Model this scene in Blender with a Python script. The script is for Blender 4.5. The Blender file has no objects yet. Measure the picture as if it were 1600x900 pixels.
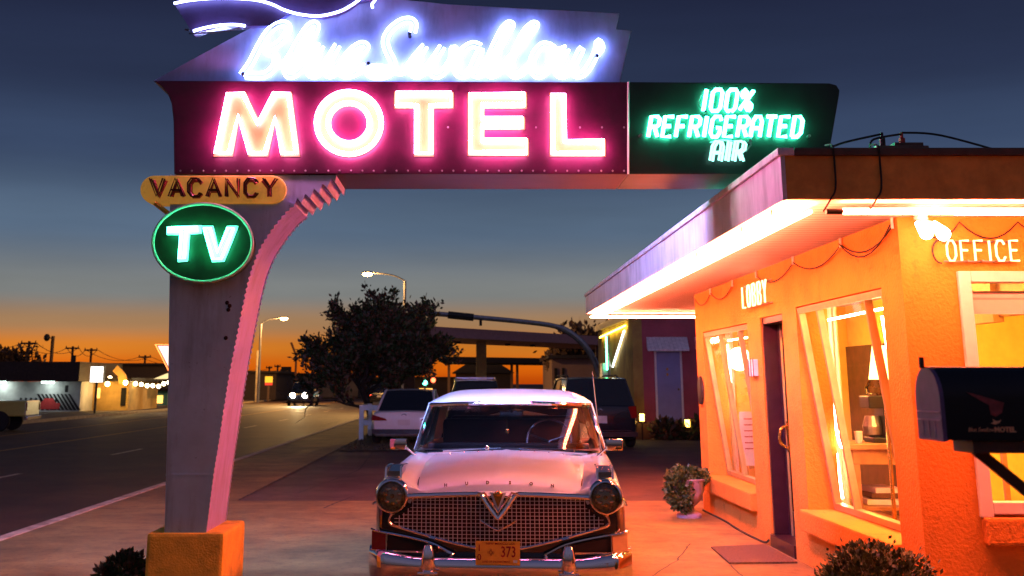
import bpy, bmesh, math, random
from mathutils import Vector, Matrix
R = math.radians
rnd = random.Random(7)
SC = bpy.context.scene
COL = SC.collection

# ---------------------------------------------------------------- camera
H, F, XC, YH, P0 = 1.65, 1850.0, 730.0, 598.0, 155.0
TH = math.atan((YH - P0) / F)
cam = bpy.data.cameras.new('camera'); camo = bpy.data.objects.new('camera', cam); COL.objects.link(camo)
cam.sensor_width = 36; cam.lens = F / 1600 * 36
cam.shift_x = (800 - XC) / 1600; cam.shift_y = (P0 - 450) / 1600
cam.clip_start = .05; cam.clip_end = 3000
camo.location = (0, 0, H); camo.rotation_euler = (R(90) + TH, 0, 0)
cam.dof.use_dof = True; cam.dof.focus_distance = 9.2; cam.dof.aperture_fstop = 4.0
SC.camera = camo

# ---------------------------------------------------------------- sky
W = bpy.data.worlds.new('World'); SC.world = W; W.use_nodes = True
nt = W.node_tree; nt.nodes.clear()
def N(t, **k):
    n = nt.nodes.new(t)
    for a, b in k.items(): setattr(n, a, b)
    return n
wo = N('ShaderNodeOutputWorld'); bg = N('ShaderNodeBackground'); tc = N('ShaderNodeTexCoord'); sx = N('ShaderNodeSeparateXYZ')
nt.links.new(tc.outputs['Generated'], sx.inputs[0])
rp = N('ShaderNodeValToRGB'); rp.color_ramp.interpolation = 'EASE'
def s2l(c): return tuple(((v / 255) / 12.92 if v / 255 <= .04045 else ((v / 255 + .055) / 1.055) ** 2.4) for v in c) + (1,)
stops = [(0, (186, 70, 6)), (.012, (214, 98, 12)), (.028, (208, 120, 36)), (.047, (160, 122, 86)), (.072, (120, 124, 124)), (.125, (84, 104, 128)),
         (.19, (54, 70, 100)), (.25, (38, 48, 76)), (.32, (28, 34, 60)), (.6, (26, 31, 54)), (1, (28, 32, 56))]
els = rp.color_ramp.elements
els[0].position, els[0].color = 0, s2l(stops[0][1]); els[1].position, els[1].color = 1, s2l(stops[-1][1])
for p, c in stops[1:-1]:
    e = els.new(p); e.color = s2l(c)
nt.links.new(sx.outputs['Z'], rp.inputs[0])
# sky away from the sunset, brightened and warmed as fill for camera-facing surfaces
rp2 = N('ShaderNodeValToRGB'); e2 = rp2.color_ramp.elements
e2[0].position, e2[0].color = 0, s2l((74, 58, 56)); e2[1].position, e2[1].color = 1, s2l((60, 66, 104))
e = e2.new(.3); e.color = s2l((96, 88, 112))
nt.links.new(sx.outputs['Z'], rp2.inputs[0])
mr = N('ShaderNodeMapRange'); mr.inputs[1].default_value = -.55; mr.inputs[2].default_value = .5
nt.links.new(sx.outputs['Y'], mr.inputs[0])
mx = N('ShaderNodeMix', data_type='RGBA')
nt.links.new(mr.outputs[0], mx.inputs[0]); nt.links.new(rp2.outputs[0], mx.inputs[6]); nt.links.new(rp.outputs[0], mx.inputs[7])
# faint high haze streaks
mp_ = N('ShaderNodeMapping'); mp_.inputs['Scale'].default_value = (1.2, 1.2, 9); nz_ = N('ShaderNodeTexNoise'); nz_.inputs['Scale'].default_value = 2.2; nz_.inputs['Detail'].default_value = 6
nt.links.new(tc.outputs['Generated'], mp_.inputs[0]); nt.links.new(mp_.outputs[0], nz_.inputs['Vector'])
mr_ = N('ShaderNodeMapRange'); mr_.inputs[1].default_value = .3; mr_.inputs[2].default_value = .7; mr_.inputs[3].default_value = .86; mr_.inputs[4].default_value = 1.14; nt.links.new(nz_.outputs['Fac'], mr_.inputs[0])
hz_ = N('ShaderNodeMix', data_type='RGBA', blend_type='MULTIPLY'); hz_.inputs[0].default_value = 1; nt.links.new(mx.outputs[2], hz_.inputs[6]); nt.links.new(mr_.outputs[0], hz_.inputs[7])
sk = N('ShaderNodeTexSky', sky_type='NISHITA'); sk.sun_disc = False; sk.sun_elevation = R(-4); sk.sun_rotation = 0
sa = N('ShaderNodeMix', data_type='RGBA', blend_type='ADD'); sa.inputs[0].default_value = .05
nt.links.new(hz_.outputs[2], sa.inputs[6]); nt.links.new(sk.outputs[0], sa.inputs[7])
nt.links.new(sa.outputs[2], bg.inputs[0]); bg.inputs[1].default_value = 1.0
nt.links.new(bg.outputs[0], wo.inputs[0])

SC.view_settings.view_transform = 'Standard'; SC.view_settings.look = 'None'
SC.view_settings.exposure = 0; SC.view_settings.gamma = 1; SC.view_settings.use_curve_mapping = False
SC.render.engine = 'CYCLES'
SC.cycles.use_denoising = True
SC.cycles.sample_clamp_indirect = 6; SC.cycles.caustics_reflective = False; SC.cycles.caustics_refractive = False
SC.cycles.max_bounces = 7; SC.cycles.transparent_max_bounces = 12

# ---------------------------------------------------------------- neon strengths
E_PINK = (78, 15, 36); E_BLUE = (4.5, 6.0, 15.5); E_GREEN = (2.2, 40, 21); E_EAVE = (215, 32, 14.0); E_ORANGE = (80, 30, 18)

# ---------------------------------------------------------------- helpers
def ray(px, py):
    u = (px - XC) / F; v = (P0 - py) / F
    return u, math.cos(TH) - v * math.sin(TH), math.sin(TH) + v * math.cos(TH)
def at(px, py, Y):
    x, y, z = ray(px, py); t = Y / y
    return Vector((x * t, Y, H + z * t))
YS = 9.2                                   # front plane of the roadside sign
def sg(px, py, off=0.0):
    p = at(px, py, YS); return Vector((p.x, YS - off, p.z))

class MB:
    def __init__(s): s.bm = bmesh.new()
    def v(s, p): return s.bm.verts.new(p)
    def f(s, vs, mi=0):
        try:
            f = s.bm.faces.new(vs); f.material_index = mi; return f
        except ValueError: return None
    def box(s, c, d, rz=0, rx=0, ry=0, mi=0, bev=0):
        m = Matrix.Translation(c) @ Matrix.Rotation(rz, 4, 'Z') @ Matrix.Rotation(ry, 4, 'Y') @ Matrix.Rotation(rx, 4, 'X') @ Matrix.Diagonal((d[0], d[1], d[2], 1))
        g = bmesh.ops.create_cube(s.bm, size=1, matrix=m)
        fs = {f for v in g['verts'] for f in v.link_faces}
        for f in fs: f.material_index = mi
        if bev: bmesh.ops.bevel(s.bm, geom=list({e for f in fs for e in f.edges}), offset=bev, segments=2, affect='EDGES', profile=.6)
        return s
    def b2(s, a, b, **k):
        a, b = Vector(a), Vector(b)
        return s.box((a + b) / 2, [abs(x) for x in (b - a)], **k)
    def cyl(s, a, b, r0, r1=None, n=10, cap=True, mi=0):
        a, b = Vector(a), Vector(b); r1 = r0 if r1 is None else r1
        d = (b - a).normalized(); u = d.orthogonal().normalized(); w = d.cross(u)
        A = [s.v(a + r0 * (u * math.cos(t) + w * math.sin(t))) for t in [2 * math.pi * i / n for i in range(n)]]
        B = [s.v(b + r1 * (u * math.cos(t) + w * math.sin(t))) for t in [2 * math.pi * i / n for i in range(n)]]
        for i in range(n): s.f([A[i], A[(i + 1) % n], B[(i + 1) % n], B[i]], mi)
        if cap: s.f(A[::-1], mi); s.f(B, mi)
        return s
    def tube(s, pts, r, n=6, closed=False, mi=0):
        pts = [Vector(p) for p in pts]; m = len(pts); rings = []
        rr = r if isinstance(r, (list, tuple)) else [r] * m
        up = None
        for i, p in enumerate(pts):
            a = pts[i - 1] if (i > 0 or closed) else p
            b = pts[(i + 1) % m] if (i < m - 1 or closed) else p
            d = (b - a)
            d = d.normalized() if d.length > 1e-9 else Vector((0, 0, 1))
            if up is None: up = d.orthogonal().normalized()
            up = (up - d * up.dot(d)); up = up.normalized() if up.length > 1e-6 else d.orthogonal().normalized()
            w = d.cross(up)
            rings.append([s.v(p + rr[i] * (up * math.cos(t) + w * math.sin(t))) for t in [2 * math.pi * k / n for k in range(n)]])
        for i in range(m if closed else m - 1):
            A, B = rings[i], rings[(i + 1) % m]
            for k in range(n): s.f([A[k], A[(k + 1) % n], B[(k + 1) % n], B[k]], mi)
        if not closed: s.f(rings[0][::-1], mi); s.f(rings[-1], mi)
        return s
    def prism(s, poly, vec, mi=0, mside=None):
        """poly: 3D points of one face, extruded by vec"""
        vec = Vector(vec); A = [s.v(p) for p in poly]; B = [s.v(Vector(p) + vec) for p in poly]; n = len(A)
        s.f(A, mi); s.f(B[::-1], mi)
        for i in range(n): s.f([A[(i + 1) % n], A[i], B[i], B[(i + 1) % n]], mi if mside is None else mside)
        return s
    def lathe(s, prof, n=20, c=(0, 0, 0), mi=0, cap=True):
        c = Vector(c); rings = [[s.v(c + Vector((r * math.cos(2 * math.pi * k / n), r * math.sin(2 * math.pi * k / n), z))) for k in range(n)] for r, z in prof]
        for A, B in zip(rings, rings[1:]):
            for k in range(n): s.f([A[k], A[(k + 1) % n], B[(k + 1) % n], B[k]], mi)
        if cap: s.f(rings[0][::-1], mi); s.f(rings[-1], mi)
        return s
    def grid(s, rows, mi=0, closed=False):
        V = [[s.v(p) for p in r] for r in rows]
        for A, B in zip(V, V[1:]):
            m = len(A)
            for k in range(m if closed else m - 1): s.f([A[k], A[(k + 1) % m], B[(k + 1) % m], B[k]], mi)
        return V
    def ball(s, c, r, sc=(1, 1, 1), u=12, v=8, mi=0):
        g = bmesh.ops.create_uvsphere(s.bm, u_segments=u, v_segments=v, radius=r, matrix=Matrix.Translation(c) @ Matrix.Diagonal((*sc, 1)))
        for f in {f for w in g['verts'] for f in w.link_faces}: f.material_index = mi
        return s
    def mesh(s, me, M, mi=0):
        k = len(s.bm.faces); s.bm.from_mesh(me); s.bm.faces.ensure_lookup_table(); s.bm.verts.ensure_lookup_table()
        vs = set()
        for f in s.bm.faces[k:]:
            f.material_index = mi
            vs.update(f.verts)
        for v in vs: v.co = M @ v.co
        return s
    def build(s, name, mats, parent=None, smooth=False, world=True, sub=0, bevel=0, angle=40):
        if parent is not None and world:
            off = -Vector(root_loc(parent)); bmesh.ops.translate(s.bm, verts=s.bm.verts, vec=off)
        bmesh.ops.recalc_face_normals(s.bm, faces=s.bm.faces)
        me = bpy.data.meshes.new(name); s.bm.to_mesh(me); s.bm.free()
        for m in (mats if isinstance(mats, (list, tuple)) else [mats]): me.materials.append(m)
        o = bpy.data.objects.new(name, me); COL.objects.link(o)
        if parent is not None: o.parent = parent
        if smooth:
            for p in me.polygons: p.use_smooth = True
            if smooth == 'auto':
                me.set_sharp_from_angle(angle=R(angle))
        if bevel:
            b = o.modifiers.new('bevel', 'BEVEL'); b.width = bevel; b.segments = 2; b.limit_method = 'ANGLE'; b.angle_limit = R(40)
        if sub:
            m = o.modifiers.new('sub', 'SUBSURF'); m.levels = sub; m.render_levels = sub
        return o
def root_loc(o):
    l = Vector((0, 0, 0))
    while o is not None:
        l = l + o.location; o = o.parent
    return l
def tag(o, label=None, cat=None, group=None, kind=None):
    if label: o['label'] = label
    if cat: o['category'] = cat
    if group: o['group'] = group
    if kind: o['kind'] = kind
    return o
def thing(name, label, cat, loc=(0, 0, 0), rz=0, group=None):
    o = bpy.data.objects.new(name, None); COL.objects.link(o); o.location = loc; o.rotation_euler = (0, 0, rz); o.empty_display_size = .1
    return tag(o, label, cat, group)
def dup(root, loc=None, rz=None, label=None):
    def cp(o, par):
        c = o.copy(); COL.objects.link(c); c.parent = par
        for ch in list(o.children): cp(ch, c)
        return c
    r = cp(root, None)
    if loc is not None: r.location = loc
    if rz is not None: r.rotation_euler = (0, 0, rz)
    if label: r['label'] = label
    return r
def catmull(P, n=5, closed=False):
    P = [Vector(p) for p in P]; m = len(P); out = []
    for i in range(m if closed else m - 1):
        if closed: a, b, c, d = P[i - 1], P[i], P[(i + 1) % m], P[(i + 2) % m]
        else: a, b, c, d = P[max(i - 1, 0)], P[i], P[i + 1], P[min(i + 2, m - 1)]
        for k in range(n):
            t = k / n
            out.append(.5 * ((2 * b) + (c - a) * t + (2 * a - 5 * b + 4 * c - d) * t * t + (3 * b - a - 3 * c + d) * t ** 3))
    if not closed: out.append(P[-1])
    return out
def text_mesh(txt, size=1, bold=0.0, depth=.002, align='CENTER', shear=0):
    cu = bpy.data.curves.new('t', 'FONT'); cu.body = txt; cu.size = size; cu.align_x = align; cu.align_y = 'CENTER'; cu.extrude = depth; cu.offset = bold; cu.shear = shear; cu.resolution_u = 2
    o = bpy.data.objects.new('t', cu); COL.objects.link(o)
    dg = bpy.context.evaluated_depsgraph_get(); me = bpy.data.meshes.new_from_object(o.evaluated_get(dg))
    bpy.data.objects.remove(o); return me

# ---------------------------------------------------------------- materials
def mat(name, col, rough=.6, metal=0, var=.12, scale=8, bump=0, bscale=60, col2=None, emit=None, es=1, coat=0, spec=None, detail=4, thr=None):
    m = bpy.data.materials.new(name); m.use_nodes = True; t = m.node_tree; b = t.nodes['Principled BSDF']
    b.inputs['Roughness'].default_value = rough; b.inputs['Metallic'].default_value = metal
    if coat: b.inputs['Coat Weight'].default_value = coat; b.inputs['Coat Roughness'].default_value = .06
    if spec is not None: b.inputs['Specular IOR Level'].default_value = spec
    co = t.nodes.new('ShaderNodeTexCoord')
    nz = t.nodes.new('ShaderNodeTexNoise'); nz.inputs['Scale'].default_value = scale; nz.inputs['Detail'].default_value = detail; nz.inputs['Roughness'].default_value = .6
    t.links.new(co.outputs['Object'], nz.inputs['Vector'])
    cr = t.nodes.new('ShaderNodeValToRGB'); c2 = col2 or tuple(c * (1 - var * 2) for c in col)
    lo, hi = thr or (.3, .7)
    cr.color_ramp.elements[0].position = lo; cr.color_ramp.elements[1].position = hi
    cr.color_ramp.elements[0].color = (*c2, 1); cr.color_ramp.elements[1].color = (*[min(1, c * (1 + (0 if col2 else var * .6))) for c in col], 1)
    t.links.new(nz.outputs['Fac'], cr.inputs[0]); t.links.new(cr.outputs[0], b.inputs['Base Color'])
    if bump:
        n2 = t.nodes.new('ShaderNodeTexNoise'); n2.inputs['Scale'].default_value = bscale; n2.inputs['Detail'].default_value = 5
        t.links.new(co.outputs['Object'], n2.inputs['Vector'])
        bp = t.nodes.new('ShaderNodeBump'); bp.inputs['Strength'].default_value = bump; bp.inputs['Distance'].default_value = .02
        t.links.new(n2.outputs['Fac'], bp.inputs['Height']); t.links.new(bp.outputs[0], b.inputs['Normal'])
    if emit: b.inputs['Emission Color'].default_value = (*emit, 1); b.inputs['Emission Strength'].default_value = es
    return m
def glow(name, rgb, k=1):
    m = bpy.data.materials.new(name); m.use_nodes = True; t = m.node_tree; t.nodes.clear()
    o = t.nodes.new('ShaderNodeOutputMaterial'); e = t.nodes.new('ShaderNodeEmission')
    mxv = max(rgb); e.inputs[0].default_value = (*[c / mxv for c in rgb], 1); e.inputs[1].default_value = mxv * k
    t.links.new(e.outputs[0], o.inputs[0]); return m
def glass(name, tint=(.9, .9, .9), gl=.12, rough=.02, ior=1.5, fk=1.0):
    m = bpy.data.materials.new(name); m.use_nodes = True; t = m.node_tree; t.nodes.clear()
    o = t.nodes.new('ShaderNodeOutputMaterial'); mxs = t.nodes.new('ShaderNodeMixShader'); tr = t.nodes.new('ShaderNodeBsdfTransparent'); g = t.nodes.new('ShaderNodeBsdfGlossy')
    fr = t.nodes.new('ShaderNodeFresnel'); fr.inputs[0].default_value = ior
    ad = t.nodes.new('ShaderNodeMath'); ad.operation = 'MULTIPLY_ADD'; ad.inputs[2].default_value = gl; ad.use_clamp = True; ad.inputs[1].default_value = fk
    tr.inputs[0].default_value = (*tint, 1); g.inputs['Roughness'].default_value = rough
    t.links.new(fr.outputs[0], ad.inputs[0]); t.links.new(ad.outputs[0], mxs.inputs[0])
    t.links.new(tr.outputs[0], mxs.inputs[1]); t.links.new(g.outputs[0], mxs.inputs[2]); t.links.new(mxs.outputs[0], o.inputs[0]); return m
def lined(m, axis, pitch, width=.06, dark=.45, bump=.5):
    """board joints: narrow dark grooves every `pitch` metres along an axis"""
    t = m.node_tree; b = t.nodes['Principled BSDF']; co = t.nodes.new('ShaderNodeTexCoord'); sp = t.nodes.new('ShaderNodeSeparateXYZ')
    t.links.new(co.outputs['Object'], sp.inputs[0])
    a = t.nodes.new('ShaderNodeMath'); a.operation = 'MULTIPLY'; a.inputs[1].default_value = 1 / pitch; t.links.new(sp.outputs[axis], a.inputs[0])
    fr = t.nodes.new('ShaderNodeMath'); fr.operation = 'FRACT'; t.links.new(a.outputs[0], fr.inputs[0])
    gt = t.nodes.new('ShaderNodeMath'); gt.operation = 'GREATER_THAN'; gt.inputs[1].default_value = width; t.links.new(fr.outputs[0], gt.inputs[0])
    src = b.inputs['Base Color'].links[0].from_socket
    mr = t.nodes.new('ShaderNodeMapRange'); mr.inputs[3].default_value = dark; t.links.new(gt.outputs[0], mr.inputs[0])
    mu = t.nodes.new('ShaderNodeMix'); mu.data_type = 'RGBA'; mu.blend_type = 'MULTIPLY'; mu.inputs[0].default_value = 1
    t.links.new(src, mu.inputs[6]); t.links.new(mr.outputs[0], mu.inputs[7]); t.links.new(mu.outputs[2], b.inputs['Base Color'])
    bp = t.nodes.new('ShaderNodeBump'); bp.inputs['Strength'].default_value = bump; bp.inputs['Distance'].default_value = .01
    t.links.new(gt.outputs[0], bp.inputs['Height']); t.links.new(bp.outputs[0], b.inputs['Normal'])
    return m
def stain(m, scale=2.0, lo=.42, hi=.62, dark=.5, detail=8, stretch=(1, 1, 1), rough=None):
    """blotches and streaks of old dirt, multiplied over the base colour"""
    t = m.node_tree; b = t.nodes['Principled BSDF']; co = t.nodes.new('ShaderNodeTexCoord'); mp = t.nodes.new('ShaderNodeMapping'); mp.inputs['Scale'].default_value = stretch; mp.inputs['Location'].default_value = (scale * 3.1, 7.7, scale)
    n = t.nodes.new('ShaderNodeTexNoise'); n.inputs['Scale'].default_value = scale; n.inputs['Detail'].default_value = detail; n.inputs['Roughness'].default_value = .68
    t.links.new(co.outputs['Object'], mp.inputs[0]); t.links.new(mp.outputs[0], n.inputs['Vector'])
    mr = t.nodes.new('ShaderNodeMapRange'); mr.inputs[1].default_value = lo; mr.inputs[2].default_value = hi; mr.inputs[3].default_value = dark; t.links.new(n.outputs['Fac'], mr.inputs[0])
    src = b.inputs['Base Color'].links[0].from_socket; mu = t.nodes.new('ShaderNodeMix'); mu.data_type = 'RGBA'; mu.blend_type = 'MULTIPLY'; mu.inputs[0].default_value = 1
    t.links.new(src, mu.inputs[6]); t.links.new(mr.outputs[0], mu.inputs[7]); t.links.new(mu.outputs[2], b.inputs['Base Color']); return m
M = {}
M['pink'] = glow('pink_neon', E_PINK); M['blue'] = glow('blue_neon', E_BLUE); M['green'] = glow('green_neon', E_GREEN)
M['eave'] = glow('eave_neon', E_EAVE); M['orange'] = glow('orange_neon', E_ORANGE)
M['blue_far'] = glow('boosted_rear_blue_neon', [v * 30 for v in E_BLUE]); M['pink_far'] = glow('dimmed_rear_pink_neon', [v * .75 for v in E_PINK])  # unseen rear face: script boosted, letters dimmed, for the light on the car
M['sign_tube'] = glow('cream_neon', (5.0, 2.4, 1.15))
M['bird_tube'] = glow('violet_neon', (4.5, 5, 12))
M['airdim'] = glow('pale_green_neon', (.9, 2.6, 2.2))
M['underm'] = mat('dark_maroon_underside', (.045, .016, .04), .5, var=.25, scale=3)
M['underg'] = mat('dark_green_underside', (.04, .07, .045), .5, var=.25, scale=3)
M['maroon'] = mat('maroon_enamel', (.066, .0024, .031), .45, var=.25, scale=3, bump=.03, bscale=9)
M['skyblue'] = mat('sky_blue_enamel', (.44, .46, .74), .5, var=.12, scale=2.5, bump=.03, bscale=7)
M['birdblue'] = mat('dark_blue_enamel', (.10, .07, .20), .45, var=.2, scale=4)
M['cream'] = mat('cream_enamel', (.25, .19, .034), .5, var=.06)
M['greenblack'] = mat('green_black_enamel', (.008, .018, .016), .4, var=.3, scale=3)
M['postgrey'] = mat('grey_lilac_enamel', (.33, .56, .68), .5, var=.12, scale=2.2, bump=.45, bscale=2.6)
M['postpink'] = mat('rose_enamel', (.33, .27, .72), .5, var=.08, scale=5)
M['blockorange'] = mat('ochre_stucco', (.95, .60, .06), .85, var=.10, scale=9, bump=.4, bscale=70)
M['vac'] = mat('glowing_ochre_enamel', (1, .72, .12), .5, var=.2, scale=5, emit=(1, .45, .06), es=.22)  # faint glow put into the painted plaque to brighten it
M['vacred'] = mat('brick_red_paint', (.5, .045, .03), .6)
M['tvgreen'] = mat('bottle_green_enamel', (.004, .030, .011), .35, var=.4, scale=3)
M['rim'] = mat('pale_green_rim', (.45, .6, .42), .35, var=.1)
M['white'] = mat('white_enamel', (.8, .8, .78), .5, var=.05)
M['tubeoff'] = mat('unlit_glass_tube', (.10, .02, .015), .15, var=.2)
M['steel'] = mat('galvanised_steel', (.45, .45, .46), .35, .9, var=.15)
M['darksteel'] = mat('dark_steel', (.03, .03, .03), .5, .4, var=.2)
M['cable'] = mat('black_cable', (.012, .012, .012), .7)
M['stucco'] = mat('salmon_stucco', (.76, .275, .030), .9, var=.05, scale=2.5, bump=.6, bscale=38)
M['fascia'] = mat('pink_fascia_paint', (.80, .68, .76), .55, var=.10, scale=3)
M['fasciafront'] = mat('tan_fascia_paint', (1, .44, .08), .7, var=.12, scale=2.4)
M['capbrown'] = mat('brown_metal_cap', (.12, .07, .05), .5, .3, var=.2)
M['soffit'] = lined(mat('white_beadboard', (.78, .72, .66), .55, var=.04, scale=3), 'Y', .13, .16, .40)
M['trimwhite'] = mat('white_trim_paint', (.78, .74, .70), .5, var=.05)
M['frame'] = mat('gold_aluminium', (.62, .47, .22), .35, .55, var=.1)
M['door'] = mat('oxblood_door_paint', (.030, .010, .018), .3, var=.2)
M['brass'] = mat('brass', (.8, .5, .16), .25, 1, var=.1)
M['pane'] = glass('window_glass', (.97, .96, .95), .0, ior=1.3, fk=.5)
M['inwall'] = mat('ochre_wallpaint', (.85, .52, .10), .8, var=.06)
M['infloor'] = mat('oak_floor', (.22, .10, .04), .5, var=.2)
M['wood'] = mat('oak_wood', (.42, .20, .07), .5, var=.2, scale=6)
M['darkwood'] = mat('walnut_wood', (.09, .035, .018), .5, var=.25, scale=6)
M['black'] = mat('black_plastic', (.015, .014, .016), .35, var=.2)
M['drape'] = mat('cream_drape', (.80, .66, .46), .8, var=.06, scale=12)
M['paper'] = mat('paper', (.75, .70, .64), .8, var=.04)
M['pinkposter'] = mat('pale_pink_poster', (.75, .55, .58), .7, var=.05)
M['lampshade'] = glow('lit_lampshade', (9, 5.2, 1.6))
M['ceil_lamp'] = glow('warm_ceiling_lamp', (210, 100, 16))
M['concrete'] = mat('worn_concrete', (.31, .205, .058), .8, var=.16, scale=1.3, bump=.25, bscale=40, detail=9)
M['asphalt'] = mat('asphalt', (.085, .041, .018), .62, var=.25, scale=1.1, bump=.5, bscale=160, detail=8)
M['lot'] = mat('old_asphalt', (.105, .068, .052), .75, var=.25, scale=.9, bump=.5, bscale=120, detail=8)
M['earth'] = mat('dry_earth', (.06, .045, .03), .95, var=.3, scale=.6, bump=.4, bscale=12)
M['kerb'] = mat('pale_kerb_concrete', (.50, .40, .26), .8, var=.14, scale=3)
M['roadpaint'] = mat('worn_white_road_paint', (.70, .56, .38), .7, var=.25, scale=9)
M['roadyellow'] = mat('worn_yellow_road_paint', (.62, .33, .06), .7, var=.25, scale=9)
M['joint'] = mat('tar_joint', (.02, .018, .018), .8)
M['leaf'] = mat('dark_leaf', (.15, .085, .040), .6, var=.35, scale=5)
M['leaf2'] = mat('shrub_leaf', (.040, .075, .018), .55, var=.35, scale=9)
M['leaf3'] = mat('olive_leaf', (.08, .10, .018), .55, var=.35, scale=9)
M['bark'] = mat('bark', (.05, .035, .025), .9, var=.3, bump=.6, bscale=30)
M['chrome'] = mat('chrome', (.82, .82, .84), .07, 1, var=.02)
M['carwhite'] = mat('white_car_paint', (.54, .72, .78), .28, var=.03, coat=.8, bump=.012, bscale=5)
M['carblack'] = mat('black_car_paint', (.008, .009, .014), .2, var=.2, coat=.8)
M['rubber'] = mat('tyre_rubber', (.012, .012, .012), .8)
M['grillewire'] = mat('bright_grille_wire', (.86, .80, .82), .3, .4, var=.1)
M['dark'] = mat('dark_cavity', (.006, .005, .006), .9)
M['lens'] = glass('lamp_lens', (.95, .88, .7), .05, .05)
M['amber'] = mat('amber_lens', (.55, .22, .05), .2, var=.1, coat=.5)
M['redlens'] = mat('red_lens', (.25, .008, .010), .15, var=.1, coat=.5)
M['creamlens'] = mat('painted_lit_lens', (.7, .45, .22), .25, var=.1, coat=.5)  # right parking lens, its lit look put into a paler colour
M['gold'] = mat('gold_badge', (.7, .45, .12), .25, 1)
M['plate'] = mat('yellow_plate_paint', (.66, .42, .04), .5, var=.08, scale=20)
M['platered'] = mat('dark_red_plate_paint', (.22, .012, .008), .5)
M['carglass'] = glass('car_glass', (.66, .68, .70), .07)
M['reflector'] = mat('lamp_reflector', (.95, .70, .34), .25, .35, var=.45, scale=34, bump=1.0, bscale=30)  # mottled gold colour stands in for warm reflections in the headlights
M['darkglass'] = mat('dark_tinted_glass', (.006, .007, .009), .05, var=.1, coat=.5)
M['seat'] = mat('maroon_vinyl', (.04, .012, .016), .5)

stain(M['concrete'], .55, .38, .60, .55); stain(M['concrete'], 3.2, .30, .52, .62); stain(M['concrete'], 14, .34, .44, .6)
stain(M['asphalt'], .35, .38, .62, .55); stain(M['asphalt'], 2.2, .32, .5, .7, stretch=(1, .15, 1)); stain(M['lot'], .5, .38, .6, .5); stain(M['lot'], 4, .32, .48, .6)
stain(M['stucco'], 1.4, .34, .5, .80); stain(M['stucco'], 7, .33, .42, .75); stain(M['postgrey'], 3, .34, .5, .72, stretch=(2.5, 2.5, .35)); stain(M['postgrey'], 22, .30, .36, .45); stain(M['postpink'], 5, .34, .5, .75, stretch=(2, 2, .4))
stain(M['blockorange'], 4, .36, .5, .72); stain(M['blockorange'], 24, .3, .38, .6); stain(M['skyblue'], 2.4, .36, .55, .72, stretch=(2, 2, .5)); stain(M['maroon'], 3, .36, .55, .6); stain(M['fascia'], 3.0, .36, .52, .75, stretch=(2, 2, .4)); stain(M['fasciafront'], 2.2, .36, .55, .7); stain(M['vac'], 6, .36, .5, .65); stain(M['carwhite'], 9, .30, .42, .93)
stain(M['kerb'], 3, .36, .55, .6); stain(M['roadpaint'], 10, .42, .52, .3)
def struct(o): o['kind'] = 'structure'; return o
def sheet(name, x0, y0, x1, y1, z, m, nx=1, ny=1):
    b = MB(); b.grid([[(x0 + (x1 - x0) * i / nx, y0 + (y1 - y0) * j / ny, z) for i in range(nx + 1)] for j in range(ny + 1)])
    return struct(b.build(name, m))
#GROUND
# ---------------------------------------------------------------- ground
RZ = -.12
sheet('ground', -900, -60, 900, 1500, RZ - .012, M['earth'])
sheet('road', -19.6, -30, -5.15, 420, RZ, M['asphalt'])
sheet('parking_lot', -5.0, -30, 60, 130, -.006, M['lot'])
sheet('far_lot', -160, -30, -19.8, 420, -.004, M['lot'])
CX1 = 3.3
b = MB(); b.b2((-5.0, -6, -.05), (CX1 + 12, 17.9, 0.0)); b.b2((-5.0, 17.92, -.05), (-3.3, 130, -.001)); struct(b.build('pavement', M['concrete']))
b = MB()
for a, c in (((-5.15, -30, RZ - .01), (-5.0, 130, .012)), ((-19.8, -30, RZ - .01), (-19.6, 420, .012))): b.b2(a, c, bev=.012)
struct(b.build('kerb', M['kerb']))
b = MB()
def strip(x0, y0, x1, y1, w, z):
    d = Vector((x1 - x0, y1 - y0, 0)).normalized(); n = Vector((-d.y, d.x, 0)) * w / 2; a, c = Vector((x0, y0, z)), Vector((x1, y1, z))
    b.f([b.v(a - n), b.v(a + n), b.v(c + n), b.v(c - n)])
y = -20
while y < 200:
    strip(-8.95, y + 5.6, -8.95, y + 8.4, .12, RZ + .004); y += 9.1
struct(b.build('lane_marking', M['roadpaint']))
b = MB(); strip(-12.45, -20, -12.45, 300, .11, RZ + .004); strip(-15.9, -20, -15.9, 300, .11, RZ + .004)
struct(b.build('centre_marking', M['roadyellow']))
b = MB()
pr_ = random.Random(3)
def crack(pts, w):
    out = []
    for p, q in zip(pts, pts[1:]):
        p, q = Vector((*p, 0)), Vector((*q, 0)); n = max(2, int((q - p).length / .12))
        for i in range(n): out.append(p.lerp(q, i / n) + Vector((pr_.uniform(-.012, .012), pr_.uniform(-.012, .012), .004)))
    out.append(Vector((*pts[-1], .004)))
    L = [b.v(p + Vector((-w / 2, w * .2, 0))) for p in out]; Rr = [b.v(p + Vector((w / 2, w * .9, 0))) for p in out]
    for i in range(len(out) - 1): b.f([L[i], Rr[i], Rr[i + 1], L[i + 1]])
crack([(-5, 16.8), (-1.5, 16.8)], .02); crack([(-1.95, 16.8), (-1.7, 18.6)], .03); crack([(-1.72, 17.9), (CX1, 17.9)], .02)
crack([(-3.3, 17.9), (-3.3, 60)], .03); crack([(1.6, 11), (2.0, 12.0), (2.35, 13.2)], .018)
for yy in (22, 26.5, 31, 36, 41): crack([(-5, yy), (-3.3, yy)], .025)
crack([(-2.6, 19), (-2.1, 24), (-2.3, 30)], .03); crack([(2.35, 10.0), (2.45, 11.7)], .015)
struct(b.build('pavement_crack', M['joint']))

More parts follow.
